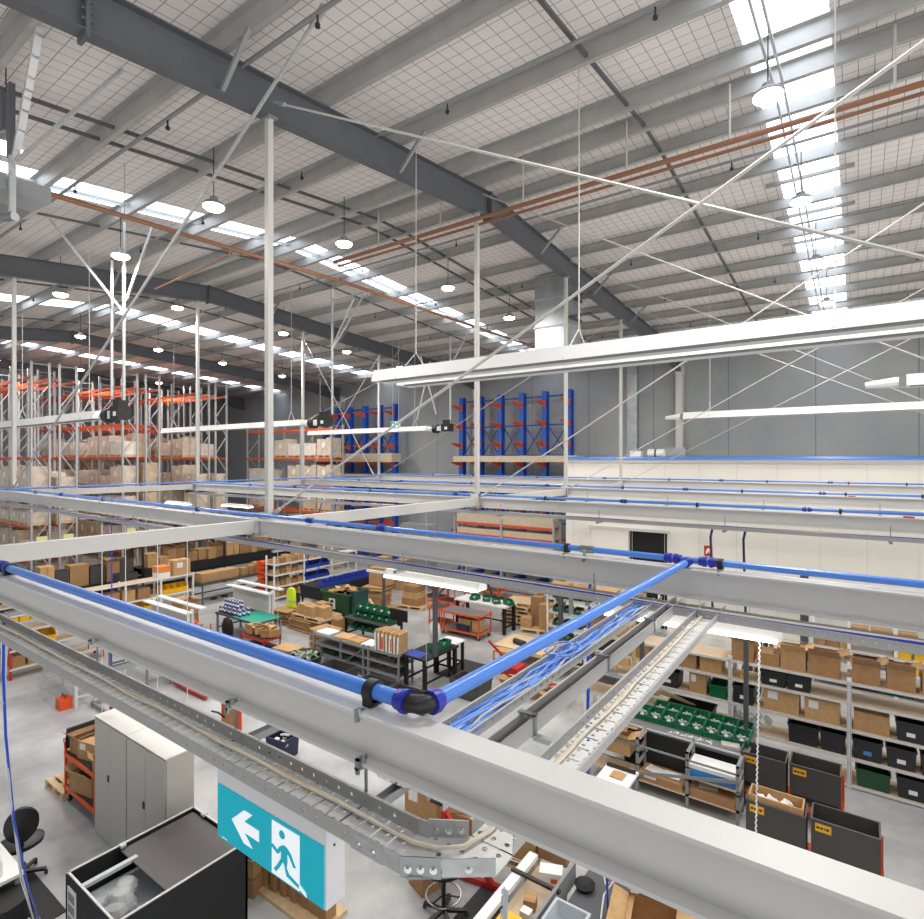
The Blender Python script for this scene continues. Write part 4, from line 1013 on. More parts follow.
# shelving at the left edge
t = shelving('plywood-board shelving with rust-coloured end post at the left edge', -19.3,-18.7,5.12,7.5,[.3,.8,1.3,1.75],[5.15,7.4],'y',m_red,m_ply,1.75,.06)
carton('brown carton on the lowest board of the left edge shelving, right one', -19.0,5.75,.3,.4,.38,.33,0,1)
carton('brown carton on the lowest board of the left edge shelving, left one', -19.0,5.35,.3,.4,.3,.3,0,3)
solo('storage_post', M().box(-18.6,4.6,0,-18.45,4.72,1.75), m_rblue, 'blue steel post at the left edge beside the plywood shelving', 'post')
t = shelving('white shelving with yellow bins and an orange end flag, left of the nearest beam', -22.1,-21.5,5.0,7.2,[.25,.88,1.4,1.9],[5.05,7.15],'y',m_white,m_ply,1.95)
yb_proto = make_pick(m_yell,.26,.4,.3,'yellow_bin',False); yb_proto["label"] = 'yellow storage bin'; ybu = [False]
def yellow(x,y,z,rz,label,group):
    o = yb_proto if not ybu[0] else dup(yb_proto); ybu[0] = True
    o.location = (x,y,z); o.rotation_euler = (0,0,rz); o['label'] = trim(label); o['group'] = group
for k in range(4): yellow(-21.75,6.0+.29*k,.885,PI/2,f'yellow bin on the middle shelf left of the nearest beam, {ORD[k]} from the left','yellow bins at the left edge')
for k in range(2): yellow(-21.75,6.4+.3*k,.255,PI/2,f'yellow bin on the bottom shelf left of the nearest beam, {ORD[k]} from the left','yellow bins at the left edge')
for k in range(3): yellow(-19.0,5.5+.3*k,.805,PI/2,f'yellow bin on the second board of the plywood shelving, {ORD[k]} from its rust post','yellow bins at the left edge')
solo('orange_flag', M().box(-21.48,7.18,.45,-21.45,7.55,.95), m_orange, 'orange flag board on the end of the white shelving, left', 'board')
for k in range(4): carton(f'brown carton on the top of the white shelving at the left edge, {ORD[k]} from the left', -21.8,5.4+.45*k,1.9,.4,.4,.25,0,k%4)
# steel bench with teal mat
t = table('steel-legged bench with a teal mat under the near cable tray', -17.42,-15.3,5.43,5.98,.76,m_grey,m_offw,.05,.07)
solo('cutting_mat', M().box(-16.6,5.46,.76,-15.4,5.9,.768), m_teal, 'teal mat on the steel-legged bench', 'mat')
solo('parts_tray', M().opentub(.5,.3,.07,.01), m_blk, 'black parts tray on the teal mat bench', 'tray', loc=(-15.65,5.65,.769))
for k in range(3): carton(f'small brown carton on the left end of the teal mat bench, {ORD[k]} from the left', -17.25+.22*k,5.6,.761,.18,.2,.14,.1*k,k)
t = thing('tool_box', 'orange tool box on the floor under the teal mat bench', 'box', (-15.6,5.3,0)); M().box(-15.75,5.2,0,-15.45,5.45,.26).build('case', m_orange, t, world=True); M().tube([(-15.7,5.32,.26),(-15.68,5.32,.33),(-15.52,5.32,.33),(-15.5,5.32,.26)],.012,6).build('handle', m_blk, t, True, True)
solo('floor_stand', M().box(-15.2,5.75,.0,-14.3,5.8,.1).box(-15.2,5.75,.0,-15.15,6.3,.1), m_grey, 'grey steel foot rail on the floor right of the teal mat bench', 'rail')
solo('red_bar', M().bar((-14.6,5.95,.05),(-13.6,5.95,.05),.07,.07), m_red, 'red steel bar on the floor behind the grey cupboards', 'bar')
# mid left: bottle bench, cable clutter, red pallet truck
t = table('bench with blue bottles and clutter seen under the nearest beam', -17.2,-14.9,6.9,7.6,.8,m_top,m_grey)
def bottle(x,y,z,label,group):
    t = thing('bottle', label, 'bottle', (x,y,z), 0, group)
    M().lathe([(.04,0),(.045,.02),(.045,.15),(.02,.19),(.015,.2)],n=10).build('bottle_body', m_bottle, t, True)
    M().lathe([(.046,.06),(.046,.13)],n=10).lathe([(.026,.195),(.026,.235)],n=8).build('cap_and_label', m_white, t, True)
    return t
b0 = bottle(-16.9,7.1,.8,'navy bottle on the bench under the nearest beam','navy bottles on the bench under the nearest beam')
for k in range(1,7): dup(b0,(-16.9+.14*(k%4),7.1+.16*(k//4),.8))
t = thing('desk_lamp', 'white round lamp shade above the bottle bench', 'lamp', (-16.6,7.3,.8)); M().lathe([(.05,.62),(.2,.52),(.21,.5),(.02,.6)],(-16.6,7.3,.8),14).build('shade', m_white, t, True, True); M().cyl((-16.6,7.3,.8),(-16.6,7.3,1.4),.012,6).build('stem', m_grey, t, True, True); M().cyl((-16.6,7.3,.8),(-16.6,7.3,.82),.08,10).build('base', m_grey, t, True, True)
trolley('red-framed trolley with tools under the nearest beam', -15.6,-14.9,7.7,8.2,.85,(.25,.7),m_red,m_dark)
carton('brown carton on the floor right of the red-framed trolley', -14.5,8.3,0,.5,.45,.5,0,1)
t = thing('pallet_truck', 'red pallet truck with two long forks behind the nearest beam', 'pallet truck', (-14.3,7.7,0))
M().box(-14.75,7.5,.08,-14.3,7.95,.42).build('body', m_red, t, world=True)
for y in (7.5,7.8): M().box(-14.3,y,.06,-13.2,y+.15,.12).build('fork', m_red, t, world=True)
M().bar((-14.7,7.72,.4),(-15.0,7.72,1.2),.04,.04).build('handle', m_blk, t, world=True)
wheelset(t,[(-14.6,7.6),(-14.6,7.85)],.08)
# brown board and navy bin seen between beam and tray
t = thing('orange_frame_board', 'brown board in an orange frame standing under the nearest beam', 'board', (-10.9,6.9,0))
M().box(-11.3,6.85,.15,-10.75,6.88,.95).build('board', m_card[0], t, world=True); M().box(-10.75,6.84,0,-10.68,6.9,1.0).box(-11.36,6.84,0,-11.3,6.9,1.0).box(-11.36,6.84,.95,-10.68,6.9,1.0).build('frame', m_orange, t, world=True)
M().tube([(-11.5,6.7,.5),(-11.2,6.68,.55),(-11.0,6.7,.5)],.02,6).build('handle', m_blk, t, True, True)
tote('navy waste bin with white liner on the open floor under the nearest beam', -9.5,7.05,0,.5,.42,.42,m_navy,.15,stuffing=m_white)
# things between cupboards and exit sign
t = table('brown-topped table between grey cupboard and exit sign', -8.1,-7.0,5.3,6.1,.85,m_card[0],m_red)
solo('grey_sheet', M().obox((-7.1,5.0,.62),(.8,.5,.02),.2,0,.3), m_grey, 'grey sheet leaning under the brown-topped table', 'sheet')
tote('blue-lined crate between grey cupboard and exit sign', -7.45,4.75,.0,.5,.4,.55,m_dark,.3,stuffing=m_bluefit)
carton('small open carton right of the blue-lined crate', -6.95,4.62,.25,.35,.3,.22,.3,0,open_=True)
carton('brown carton under the small open carton at the exit sign', -6.95,4.62,0,.4,.36,.245,.3,3)
# cartons beyond the tray bend
carton('large brown carton with dark flap stacked under the tray bend', -5.75,7.15,0,.62,.55,.85,.1,0,lab=1)
solo('dark_screen', M().obox((0,0,.2),(.5,.03,.34),.35,0,0), m_greyd, 'dark grey panel leaning on the large carton under the nearest beam', 'panel', loc=(-5.95,7.0,.88))
carton('pale carton right of the large carton under the tray bend', -5.0,7.1,.55,.5,.3,.2,.5,2)
carton('brown carton below the pale carton under the tray bend', -5.0,7.1,0,.5,.4,.54,.2,1)
carton('brown carton on the floor behind the drafting stool', -4.95,6.1,0,.35,.4,.4,-.3,1)
t = thing('red_trestle', 'dark red steel trestle frame beside the drafting stool', 'trestle', (-4.4,6.6,0))
M().bar((-5.0,6.4,.05),(-3.9,6.6,.05),.07,.07).build('foot', m_red, t, world=True); M().bar((-4.9,6.45,.85),(-4.1,6.5,.1),.06,.06).build('brace', m_red, t, world=True); M().bar((-4.9,6.42,.05),(-4.9,6.42,.9),.06,.06).build('post', m_red, t, world=True)
solo('floor_mat', M().box(-4.3,5.1,0,-3.4,6.5,.015), m_rubber, 'black rubber mat beside the drafting stool', 'mat')
pallet('pale wooden crate base under the carton right of the tray bend', -4.0,6.75,.45,.2,.9,.5)
carton('brown carton with paper label right of the tray bend, lower', -3.85,6.75,.59,.55,.4,.3,.15,0,lab=1)
carton('brown carton right of the tray bend, behind the white conveyor', -3.35,6.95,.6,.4,.4,.45,.1,1)
# conveyor / roller table at bottom centre
t = thing('conveyor_table', 'white-edged narrow conveyor table at the bottom centre', 'conveyor', (-3.2,5.6,0))
M().box(-3.48,4.6,.84,-3.36,6.4,.9).build('white_rail', m_white, t, world=True)
M().box(-2.92,4.6,.7,-2.88,6.5,.95).build('grey_side', m_grey, t, world=True)
M().box(-3.36,4.6,.74,-2.92,6.4,.76).build('bed', m_ply, t, world=True)
M().box(-3.5,5.95,.9,-2.85,6.0,.93).build('crossbar', m_blk, t, world=True)
for x in (-3.45,-2.95):
    for y in (4.7,6.2): M().box(x,y,0,x+.06,y+.06,.74).build('leg', m_grey, t, world=True)
t = thing('yellow_scanner', 'yellow device in a dark tray on the conveyor table', 'device', (-3.2,5.25,.76)); M().box(-3.34,5.05,.76,-3.02,5.5,.8).build('tray', m_ink, t, world=True); M().box(-3.3,5.09,.8,-3.06,5.46,.86).build('case', m_yell, t, world=True); M().box(-3.2,5.1,.86,-3.1,5.2,.9).build('connector', m_navy, t, world=True)
carton('small brown carton on the conveyor table', -3.12,5.75,.761,.14,.14,.12,.3,1)
solo('white_block', M().box(-.06,-.05,0,.06,.05,.1), m_white, 'small white box on the conveyor table beside the small carton', 'box', loc=(-3.08,5.58,.761))
t = thing('label_box', 'white box with red print at the far end of the conveyor table', 'box', (-3.1,6.25,.761), .4); M().box(-.14,-.09,0,.14,.09,.16).build('case', m_white, t); M().box(.0,-.095,.05,.08,-.09,.1).build('print', m_orange, t)
t = table('grey-topped bench right of the conveyor table with hoses', -2.78,-2.25,4.9,6.7,.8,m_greyd,m_grey)
solo('grey_tub', M().opentub(.42,.5,.2,.03,.03), m_lgrey, 'open light grey plastic tub on the grey-topped bench', 'tub', loc=(-2.6,5.55,.8))
solo('black_pouch', M().lathe([(.1,0),(.13,.05),(.08,.09)],n=10), m_black, 'black pouch on the grey-topped bench beside the conveyor', 'pouch', loc=(-2.7,6.35,.8), smooth=True)
solo('air_hose', M().tube([(-1.9,4.9,2.9),(-2.1,5.5,1.9),(-2.3,6.05,1.1),(-2.33,6.15,.85)],.014,6), m_bhose, 'blue air hose with fitting above the grey-topped bench at bottom', 'hose', 'blue drop hoses', smooth=True)
solo('power_cable', M().tube([(-2.45,6.35,1.6),(-2.5,6.4,1.15),(-2.42,6.3,1.0),(-2.32,6.3,1.08),(-2.4,6.2,.95),(-2.36,6.0,.82)],.01,6), m_white, 'white looped cable above the grey-topped bench at bottom', 'cable', smooth=True)
carton('open brown carton at the bottom right of the bench below the beam', -1.85,6.25,.6,.6,.6,.3,.2,0,open_=True)
carton('brown carton under the open carton at the bottom below the beam', -1.85,6.25,0,.62,.6,.59,.2,1)
carton('brown carton behind the open carton at the bottom below the beam', -1.95,7.0,.0,.5,.4,1.0,.1,2)
# ================================================================== FLOOR THINGS, LEFT MIDDLE
# black shelving run full of cartons along x = -25.2
for k,(ya,yb,hh) in enumerate(((6.6,11.3,.92),(11.5,19.2,1.25))):
    t = shelving(f'black shelving packed with cartons before the pallet racks, {"near low run" if k==0 else "far long run"}', -26.2,-25.2,ya,yb,[.3,.72,hh] if k==0 else [.35,.8,hh],[ya+.05,(ya+yb)/2,yb-.05],'y',m_black,m_black,hh+.9 if k else hh+.1,.06,m_black)
    M().box(-26.2,ya,hh-.4,-26.17,yb,hh).build('back_panel', m_black, t, world=True)
    M().box(-25.24,ya,hh-.42,-25.2,yb,hh-.02).build('front_panel', m_black, t, world=True)
    y = ya+.25; n = 0; rn = random.Random(k+4)
    while y < yb-.35:
        w = rn.choice([.3,.42,.5,.6]) if k else rn.choice([.5,.6,.7]); h = rn.choice([.55,.7,.85,.95]) if k == 0 else rn.choice([.4,.5,.6,.72])
        dark = (n % 4 in (1,3)) and k == 0
        if dark: solo('dark_carton', M().opentub(.5,w-.05,h,.02), m_tote, f'tall dark grey open carton on the {"near" if k==0 else "far"} black shelving, {ORD[n]} from the left', 'box', 'cartons on the black shelving', (-25.6,y+w/2,hh+.002))
        elif n < 16: carton(f'brown carton on top of the {"near" if k==0 else "far"} black shelving, {ORD[n]} from the left', -25.6+rn.uniform(-.1,.1), y+w/2, hh+.002, .55, w-.04, h, 0, rn.randrange(4), rn.random()<.3, 'cartons on the black shelving')
        y += w; n += 1
    if k:
        y = ya+.3; n = 0
        while y < yb-.5 and n < 14:
            w = rn.choice([.4,.5,.6]); carton(f'brown carton in the upper row behind on the far black shelving, {ORD[n]} from the left', -26.0, y+w/2, hh+.87, .4, w-.05, rn.choice([.3,.4]), 0, rn.randrange(4), False, 'upper cartons on the black shelving'); y += w; n += 1
    if k:
        o = M().box(-26.2,ya,hh+.83,-25.8,yb,hh+.86).build('shelf_board', m_black, t, world=True)
t = table('long dark table carrying a long low carton before the black shelving', -23.1,-22.0,12.4,16.4,.85,m_dark,m_greyd,.04,.05)
carton('long low brown carton on the long dark table', -22.6,13.4,.851,.6,1.7,.35,0,0)
for k in range(5): carton(f'small brown carton on the far end of the long dark table, {ORD[k]} from the left', -22.5+.15*(k%2),14.6+.32*k,.851,.3,.28,.3+.08*(k%3),.1*k,k%4)
for k in range(2): solo('cable_roll', M().lathe([(.05,.03),(.13,.03),(.13,.12),(.05,.12)],n=12), m_blk, f'black cable roll on the low shelf of the long dark table, {ORD[k]} one', 'roll', 'black rolls', (-22.5,13.2+.5*k,.0))
# white shelving with yellow bins along x=-22.4
t = shelving('white-framed low shelving with yellow bins behind the nearest beam, topped by a white board', -23.0,-22.4,8.3,12.3,[.12,.62,1.3],[8.35,9.65,10.95,12.25],'y',m_white,m_ply,1.33,.06,m_white)
for k in range(6): yellow(-22.7,8.75+.31*k+(.5 if k>2 else 0),.122,PI/2,f'yellow bin on the bottom shelf of the white-framed shelving, {ORD[k]} from the left','yellow bins in the white-framed shelving')
for k in range(4): yellow(-22.7,11.15+.27*k,.622,PI/2,f'yellow bin on the middle shelf of the white-framed shelving, {ORD[k]} from the left','yellow bins in the white-framed shelving')
for k in range(4): carton(f'brown carton on the middle shelf of the white-framed shelving, {ORD[k]} from the left', -22.7,8.7+.55*k,.622,.4,.45,.4,0,k)
carton('large brown carton with label on the white board top of the white-framed shelving', -22.7,11.8,1.302,.5,.7,.6,0,2,lab=1)
t = thing('printed_carton', 'orange and white printed carton beside the large carton on the white board top', 'box', (-22.65,11.1,1.302)); M().box(-22.9,10.85,1.302,-22.4,11.3,1.6).build('body', m_lab, t, world=True); M().box(-22.91,10.84,1.52,-22.39,11.31,1.75).build('lid', mat('orange_print',(240,140,70),.6), t, world=True)
solo('dark_carton', M().opentub(.6,.7,1.1,.02), m_tote, 'tall dark open carton on the white board top at left', 'box', 'cartons on the black shelving', (-24.2,10.4,.3))
# two white-backed workbenches
def screenbench(label, x0, x1, y, top, boxmat):
    t = thing('screen_bench', label, 'bench', ((x0+x1)/2,y,0), 0, 'white-screened benches')
    M().box(x0+.15,y,.5,x1-.15,y+.05,top-.05).build('screen', m_offw, t, world=True)
    M().box(x0-.05,y-.18,top-.04,x1,y+.05,top).build('shelf', m_white, t, world=True)
    M().box(x0,y+.22,top+.05,x1+.1,y+.42,top+.09).build('rear_shelf', m_white, t, world=True)
    for x in (x0+.1,x1-.16): M().box(x,y+.05,0,x+.08,y+.13,top+.06).build('post', m_offw, t, world=True)
    M().box(x1-.12,y-.1,0,x1-.04,y-.02,top).build('post', m_offw, t, world=True)
    return t
screenbench('white-screened bench just behind the blue pipe of the nearest beam', -18.9,-16.3,8.85,1.4,0)
screenbench('white-screened bench behind the table of blue bottles', -18.9,-16.4,11.75,1.4,0)
t = table('dark table with teal mat and blue bottles in front of the white screen', -18.0,-15.6,10.6,11.6,.75,m_dark,m_grey,.04,.06)
solo('cutting_mat', M().box(-17.0,10.62,.751,-15.65,11.58,.757), m_teal, 'teal mat on the table of blue bottles', 'mat')
b1 = bottle(-17.9,10.75,.76,'blue and white bottle on the dark table with the teal mat','blue and white bottles on the teal mat table')
n = 0
for i in range(9):
    for j in range(3):
        if i+j == 0: continue
        dup(b1,(-17.9+.145*i,10.75+.16*j+(.03*(i%2)),.76))
for i in range(6):
    for j in range(2): dup(b1,(-17.75+.15*i,10.84+.16*j,.98))
solo('black_jacket', M().loft([[(.25*s*math.cos(q),.1*s*math.sin(q),z) for q in [j*PI/5 for j in range(10)]] for s,z in ((.7,0),(1.1,.25),(1.2,.5),(.8,.72),(.3,.78))]), m_black, 'black jacket hanging at the end of the teal mat table', 'jacket', loc=(-16.9,10.4,.02), smooth=True)
t = trolley('red and orange trolley with crumpled cartons before the teal mat table', -15.7,-14.5,10.1,10.7,.62,(.25,.56),m_red,m_dark)
for k in range(6): carton(f'crumpled open carton on the red and orange trolley, {ORD[k]} from the left', -15.5+.19*k,10.4+.1*(k%2),.56+.02*(k%3),.3,.3,.22,.5*k,k%4,open_=k%2==0)
carton('brown open-top carton stacked left of the teal mat table, upper', -19.0,10.1,.62,.6,.6,.5,.1,0,open_=True)
carton('brown carton stacked left of the teal mat table, lower', -19.0,10.1,.0,.62,.6,.6,.1,1)
t = trolley('orange frame trolley left of the teal mat table', -17.9,-17.0,9.3,9.9,.7,(.2,.42),m_orange,m_dark)
carton('brown carton on the orange frame trolley', -17.5,9.55,.42,.5,.4,.25,0,0); solo('red_device', M().lathe([(.12,0),(.14,.06),(.08,.12)],n=10), m_orange, 'orange tape dispenser on the carton of the orange frame trolley', 'dispenser', loc=(-17.45,9.55,.671), smooth=True)
for k in range(3): carton(f'loose carton on the floor by the orange frame trolley, {ORD[k]} from the left', -16.7+.4*k,9.6+.15*k,0,.4,.35,.25,.4*k,(k+2)%4,open_=True)
# orange crates rack
t = thing('tray_rack', 'orange and black rack of stacked trays behind the white screen', 'rack', (-21.3,15.2,0))
for k in range(7):
    M().box(-21.9,14.9,.12+.2*k,-21.4,15.6,.25+.2*k).build('tray', m_orange, t, world=True); M().box(-21.35,14.95,.12+.2*k,-20.7,15.65,.25+.2*k).build('tray', m_blk if k%2 else m_greyd, t, world=True)
M().box(-21.95,15.6,0,-20.65,15.66,1.5).build('back', m_dark, t, world=True)
# white shelving with blue bins
t = shelving('white-framed shelving holding blue bins and cartons behind the green wheeled bin', -20.6,-20.0,14.4,19.2,[.15,.6,1.1,1.55],[14.45,16.0,17.6,19.15],'y',m_white,m_offw,1.9,.06,m_white)
bb = make_pick(m_blu,.28,.4,.26,'blue_bin',False); bbu = [False]
def blue(x,y,z,rz,label,group):
    o = bb if not bbu[0] else dup(bb); bbu[0] = True
    o.location = (x,y,z); o.rotation_euler = (0,0,rz); o['label'] = trim(label); o['group'] = group
for lv,z in ((0,.602),(1,1.102)):
    for k in range(5): blue(-20.28,16.2+.29*k,z,PI/2,f'blue bin in the white-framed shelving, {"upper" if lv else "lower"} blue row, {ORD[k]} from the left','blue bins in the white-framed shelving')
for z,l,r in ((.152,'bottom',16),(.602,'lower',5),(1.102,'upper',5),(1.552,'top',9)):
    for k in range(r):
        y = 14.65+.3*k
        if z in (.602,1.102) and k > 4: y += 1.5
        if y > 19: break
        carton(f'small carton in the white-framed shelving with blue bins, {l} board, {ORD[k]} from the left', -20.3,y,z,.4,.26,.18+.06*(k%3),0,(k*7)%4,False,'cartons in the blue bin shelving')
for k in range(4): carton(f'brown carton piled on the floor far behind the blue bin shelving, {ORD[k]} from the left', -18.9+.6*k,19.3,0,.55,.5,1.2+.2*(k%2),.1,(k+1)%4)
# hi-vis vest over a stack of flattened cartons
flatstack('beside the hi-vis vest', -17.2,13.0,0,.9,.8,16,.1,th=.03)
flatstack('between hi-vis vest and green wheeled bin', -16.4,13.3,0,.8,.8,17,-.1,th=.032)
t = thing('hi_vis_vest', 'bright yellow-green hi-vis vest hung beside the green wheeled bin', 'vest', (-17.25,13.2,.5))
M().loft([[(.26*s*math.cos(q),.09*math.sin(q),z) for q in [j*PI/6 for j in range(12)]] for s,z in ((1.1,0),(1.05,.3),(.95,.55),(.55,.68),(.3,.7))]).build('vest_body', m_hiv, t, True)
M().loft([[(.27*s*math.cos(q),.1*math.sin(q),z) for q in [j*PI/6 for j in range(12)]] for s,z in ((1.06,.2),(1.04,.26))]).build('reflective_band', m_lgrey, t)
M().bar((.32,.05,.1),(.3,.05,.55),.12,.1).build('dark_sleeve', m_ink, t)
M().cyl((0,0,-.5),(0,0,.0),.03,6).build('stand_pole', m_blk, t)
# green wheeled bin
t = thing('wheeled_bin', 'large dark green wheeled rubbish bin full of cardboard', 'bin', (-15.2,14.0,0))
def rr(w,d,z,c=.08): return [(-15.3+sx*(w-c*(1-q)),14.1+sy*(d-c*q),z) for sx,sy,q in ((-1,-1,1),(-1,-1,0),(1,-1,0),(1,-1,1),(1,1,1),(1,1,0),(-1,1,0),(-1,1,1))]
def rr(w,d,z,c=.08):
    P = [(-w,-d+c),(-w+c,-d),(w-c,-d),(w,-d+c),(w,d-c),(w-c,d),(-w+c,d),(-w,d-c)]
    return [(-15.35+a,14.1+b,z) for a,b in P]
M().loft([rr(.55,.42,.18),rr(.72,.52,1.18),rr(.68,.48,1.18),rr(.53,.4,.3)]).build('tub', m_grnd, t, world=True)
M().loft([rr(.77,.57,1.15),rr(.77,.57,1.22),rr(.69,.49,1.22),rr(.69,.49,1.15)]).build('rim', m_grnd, t, world=True)
M().box(-14.62,13.75,.4,-14.5,14.45,1.3).build('lid', mat('blue_green_lid',(30,72,70),.5), t, world=True)
for dx in (-.4,.4):
    for dy in (-.3,.3): M().cyl((-15.35+dx-.04,14.1+dy,.09),(-15.35+dx+.04,14.1+dy,.09),.09,12).build('wheel', m_blk, t, world=True)
M().box(-15.6,13.565,.62,-15.3,13.6,.98).build('notice', m_lab, t, world=True); M().box(-15.56,13.56,.66,-15.4,13.575,.8).box(-15.52,13.556,.84,-15.36,13.57,.94).build('notice_print', m_ink, t, world=True)
rn = random.Random(2)
for k in range(20):
    solo('cardboard_piece', M().obox((0,0,0),(rn.uniform(.18,.4),rn.uniform(.12,.3),.012),rn.uniform(-.6,.6),rn.uniform(-.6,.6),rn.uniform(0,3)), m_card[(k%2)*2], 'torn piece of brown cardboard heaped in the green wheeled bin', 'cardboard', 'cardboard pieces in the wheeled bin', (-15.35+rn.uniform(-.5,.5),14.1+rn.uniform(-.3,.3),1.12+rn.uniform(0,.16)))
# pallet with four cartons
pallet('wooden pallet with four cartons in front of the green wheeled bin', -15.6,13.0,.42,0,1.5,1.0)
flatstack('under the pallet of four cartons', -15.9,12.9,0,1.2,.9,13,0,th=.032)
for k,(x,y) in enumerate(((-16.0,12.85),(-15.5,12.75),(-15.1,12.9),(-15.6,13.25))): carton(f'light brown carton on the pallet before the green wheeled bin, {("left","middle front","right","rear")[k]} one', x,y,.56,.45,.38 if k<3 else .35,.34,0,2 if k!=3 else 0)
# blue bins on a black bench behind
t = table('long black bench with a row of blue bins behind the green wheeled bin', -18.9,-17.5,14.9,18.6,.8,m_black,m_black,.5,.06)
for k in range(12): blue(-17.8,15.2+.29*k,.802,PI/2,f'blue bin on the long black bench, {ORD[k]} from the left','blue bins on the black bench')
# pallet of cartons and orange trolleys
for k,(x,y) in enumerate(((-15.7,16.2),(-14.7,17.3))): pallet(f'wooden pallet under brown cartons right of the green wheeled bin, {"left" if k==0 else "right"} one', x,y,0,.2,1.2,1.0)
flatstack('on the pallet right of the green wheeled bin', -15.8,16.2,.14,1.0,.85,20,.2,th=.04)
carton('large brown carton on the flattened pile right of the green wheeled bin', -15.7,16.4,.96,.8,.6,.7,.1,0)
for k in range(3): carton(f'brown carton on the right-hand pallet beyond the green wheeled bin, {ORD[k]} from the floor', -14.7,17.3,.14+.26*k,.8-.1*k,.7,.25,.1*k,(k+1)%4)
trolley('orange trolley with grey top beyond the pallet of cartons, left', -14.9,-14.0,18.0,18.7,1.0,(.3,.95)); trolley('orange trolley with grey top beyond the pallet of cartons, right', -13.8,-12.9,17.6,18.3,1.05,(.35,1.0),handle=1)
trolley('orange trolley far back under the strip light end', -13.0,-11.9,19.2,19.9,.8,(.25,.6)); trolley('orange trolley far back right of the strip light end', -10.6,-9.9,18.6,19.2,.8,(.25,.6),handle=1)
t = thing('hand_truck', 'yellow timber hand prop leaning by the pallet of cartons', 'prop', (-15.1,15.4,0)); M().bar((-15.4,15.4,.6),(-14.7,15.3,.05),.09,.05).build('bar', m_pine, t, world=True)
# green bins and dark bench centre
gb = make_pick(m_grn,.245,.34,.17,'green_bin',True); gbu = [False]
def green(x,y,z,rz,label,group):
    o = gb if not gbu[0] else dup(gb); gbu[0] = True
    o.location = (x,y,z); o.rotation_euler = (0,0,rz); o['label'] = trim(label); o['group'] = group
t = table('dark bench carrying green bins behind the white and orange cartons', -13.9,-12.0,12.7,13.6,.78,m_dark,m_black,.04,.06)
for j,z in enumerate((.42,.782,.99)):
    for k in range(5): green(-13.55+.32*k,13.0+.1*j,z,0,f'green bin on the dark bench behind the white and orange cartons, {("lower","middle","upper")[j]} row, {ORD[k]} from the left','green bins on the centre dark bench')
carton('brown carton at the left foot of the dark bench with green bins', -14.0,12.6,0,.3,.4,.75,0,1)
solo('dark_monitor', M().box(-.35,-.02,0,.35,.02,.35).box(-.05,-.03,-.15,.05,.03,.05), m_blk, 'black panel standing at the right of the dark bench with green bins', 'panel', loc=(-11.7,13.0,.95))
# steel frame bench with cartons
t = shelving('grey steel frame rack with flat cartons on top, centre of the floor', -13.2,-9.75,10.85,11.45,[.3,.58,.85],[-13.15,-12.0,-11.1,-10.9,-9.8],'x',m_grey,m_top,.9,.05,m_grey)
M().bar((-12.0,10.84,.15),(-11.15,10.84,.75),.04,.02).build('diagonal_brace', m_grey, t, world=True)
for k,(x,c,w) in enumerate(((-12.85,m_lab,.55),(-12.1,m_card[2],.55),(-11.55,m_card[0],.45),(-11.05,m_lab,.42))):
    solo('flat_carton', M().box(-w/2,-.22,0,w/2,.22,.04), c, f'flat carton lying on the grey steel frame rack, {ORD[k]} from the left', 'box', 'flat cartons on the steel frame rack', (x,11.15,.852), .15*(k%2))
for k in range(4): tote(f'grey tray with white paper in the grey steel frame rack, {ORD[k]} from the left', -10.2-.05*k if k<2 else -12.6+.7*(k-2),11.15,[.302,.582,.302,.302][k],.55,.45,.14,m_tote if k<2 else m_grnd,0,'trays in the steel frame rack',stuffing=m_white if k<2 else None)
for k in range(9):
    t = thing('printed_carton_blank', f'white and orange carton blank standing on the grey steel frame rack, {ORD[k]} from the left', 'cardboard', (-10.62+.095*k,11.1,.852), .12*(k%3-1), 'printed carton blanks')
    M().obox((0,0,.27),(.05,.42,.54),0,.05*(k%3-1),0).build('sheet', m_card[2], t)
    M().obox((0,-.225,.24),(.055,.012,.46),0,.05*(k%3-1),0).build('printed_edge', m_lab, t)
    if k in (2,3,6): M().obox((0,-.233,.22),(.04,.006,.34),0,.05*(k%3-1),0).build('orange_print', m_orange, t)
# dark totes on floor before the rack
for k,(x,y) in enumerate(((-11.35,10.15),(-9.75,9.95),(-8.75,9.95))):
    tote(f'charcoal open tote with orange labels on the floor before the steel frame rack, {ORD[k]} from the left', x,y,0,.95,.62,.48,m_tote,0,'charcoal floor totes',lab=m_olab)
flatstack('left of the round dark bin', -13.6,10.3,0,.8,.6,14,.2,th=.035)
flatstack('behind the round dark bin', -13.6,11.7,0,.9,.7,20,-.1,th=.035)
t = thing('round_bin', 'round dark bin filled with green packaging, before the steel frame rack', 'bin', (-12.65,10.1,0)); M().lathe([(.42,0),(.5,.5),(.54,.52),(.5,.54),(.46,.5),(.4,.06)],(-12.65,10.1,0),20).build('tub', m_toted, t, True, True)
m = M(); rn = random.Random(8)
for k in range(40): a = rn.uniform(0,6.28); r = rn.uniform(0,.4); m.obox((-12.65+r*math.cos(a),10.1+r*math.sin(a),.5+rn.uniform(-.04,.08)),(.12,.07,.03),rn.uniform(-.7,.7),rn.uniform(-.7,.7),a)
o = m.build('packaging_fill', mat('green_grey_packaging',(150,164,140),.6), t, world=True); o['kind'] = 'stuff'
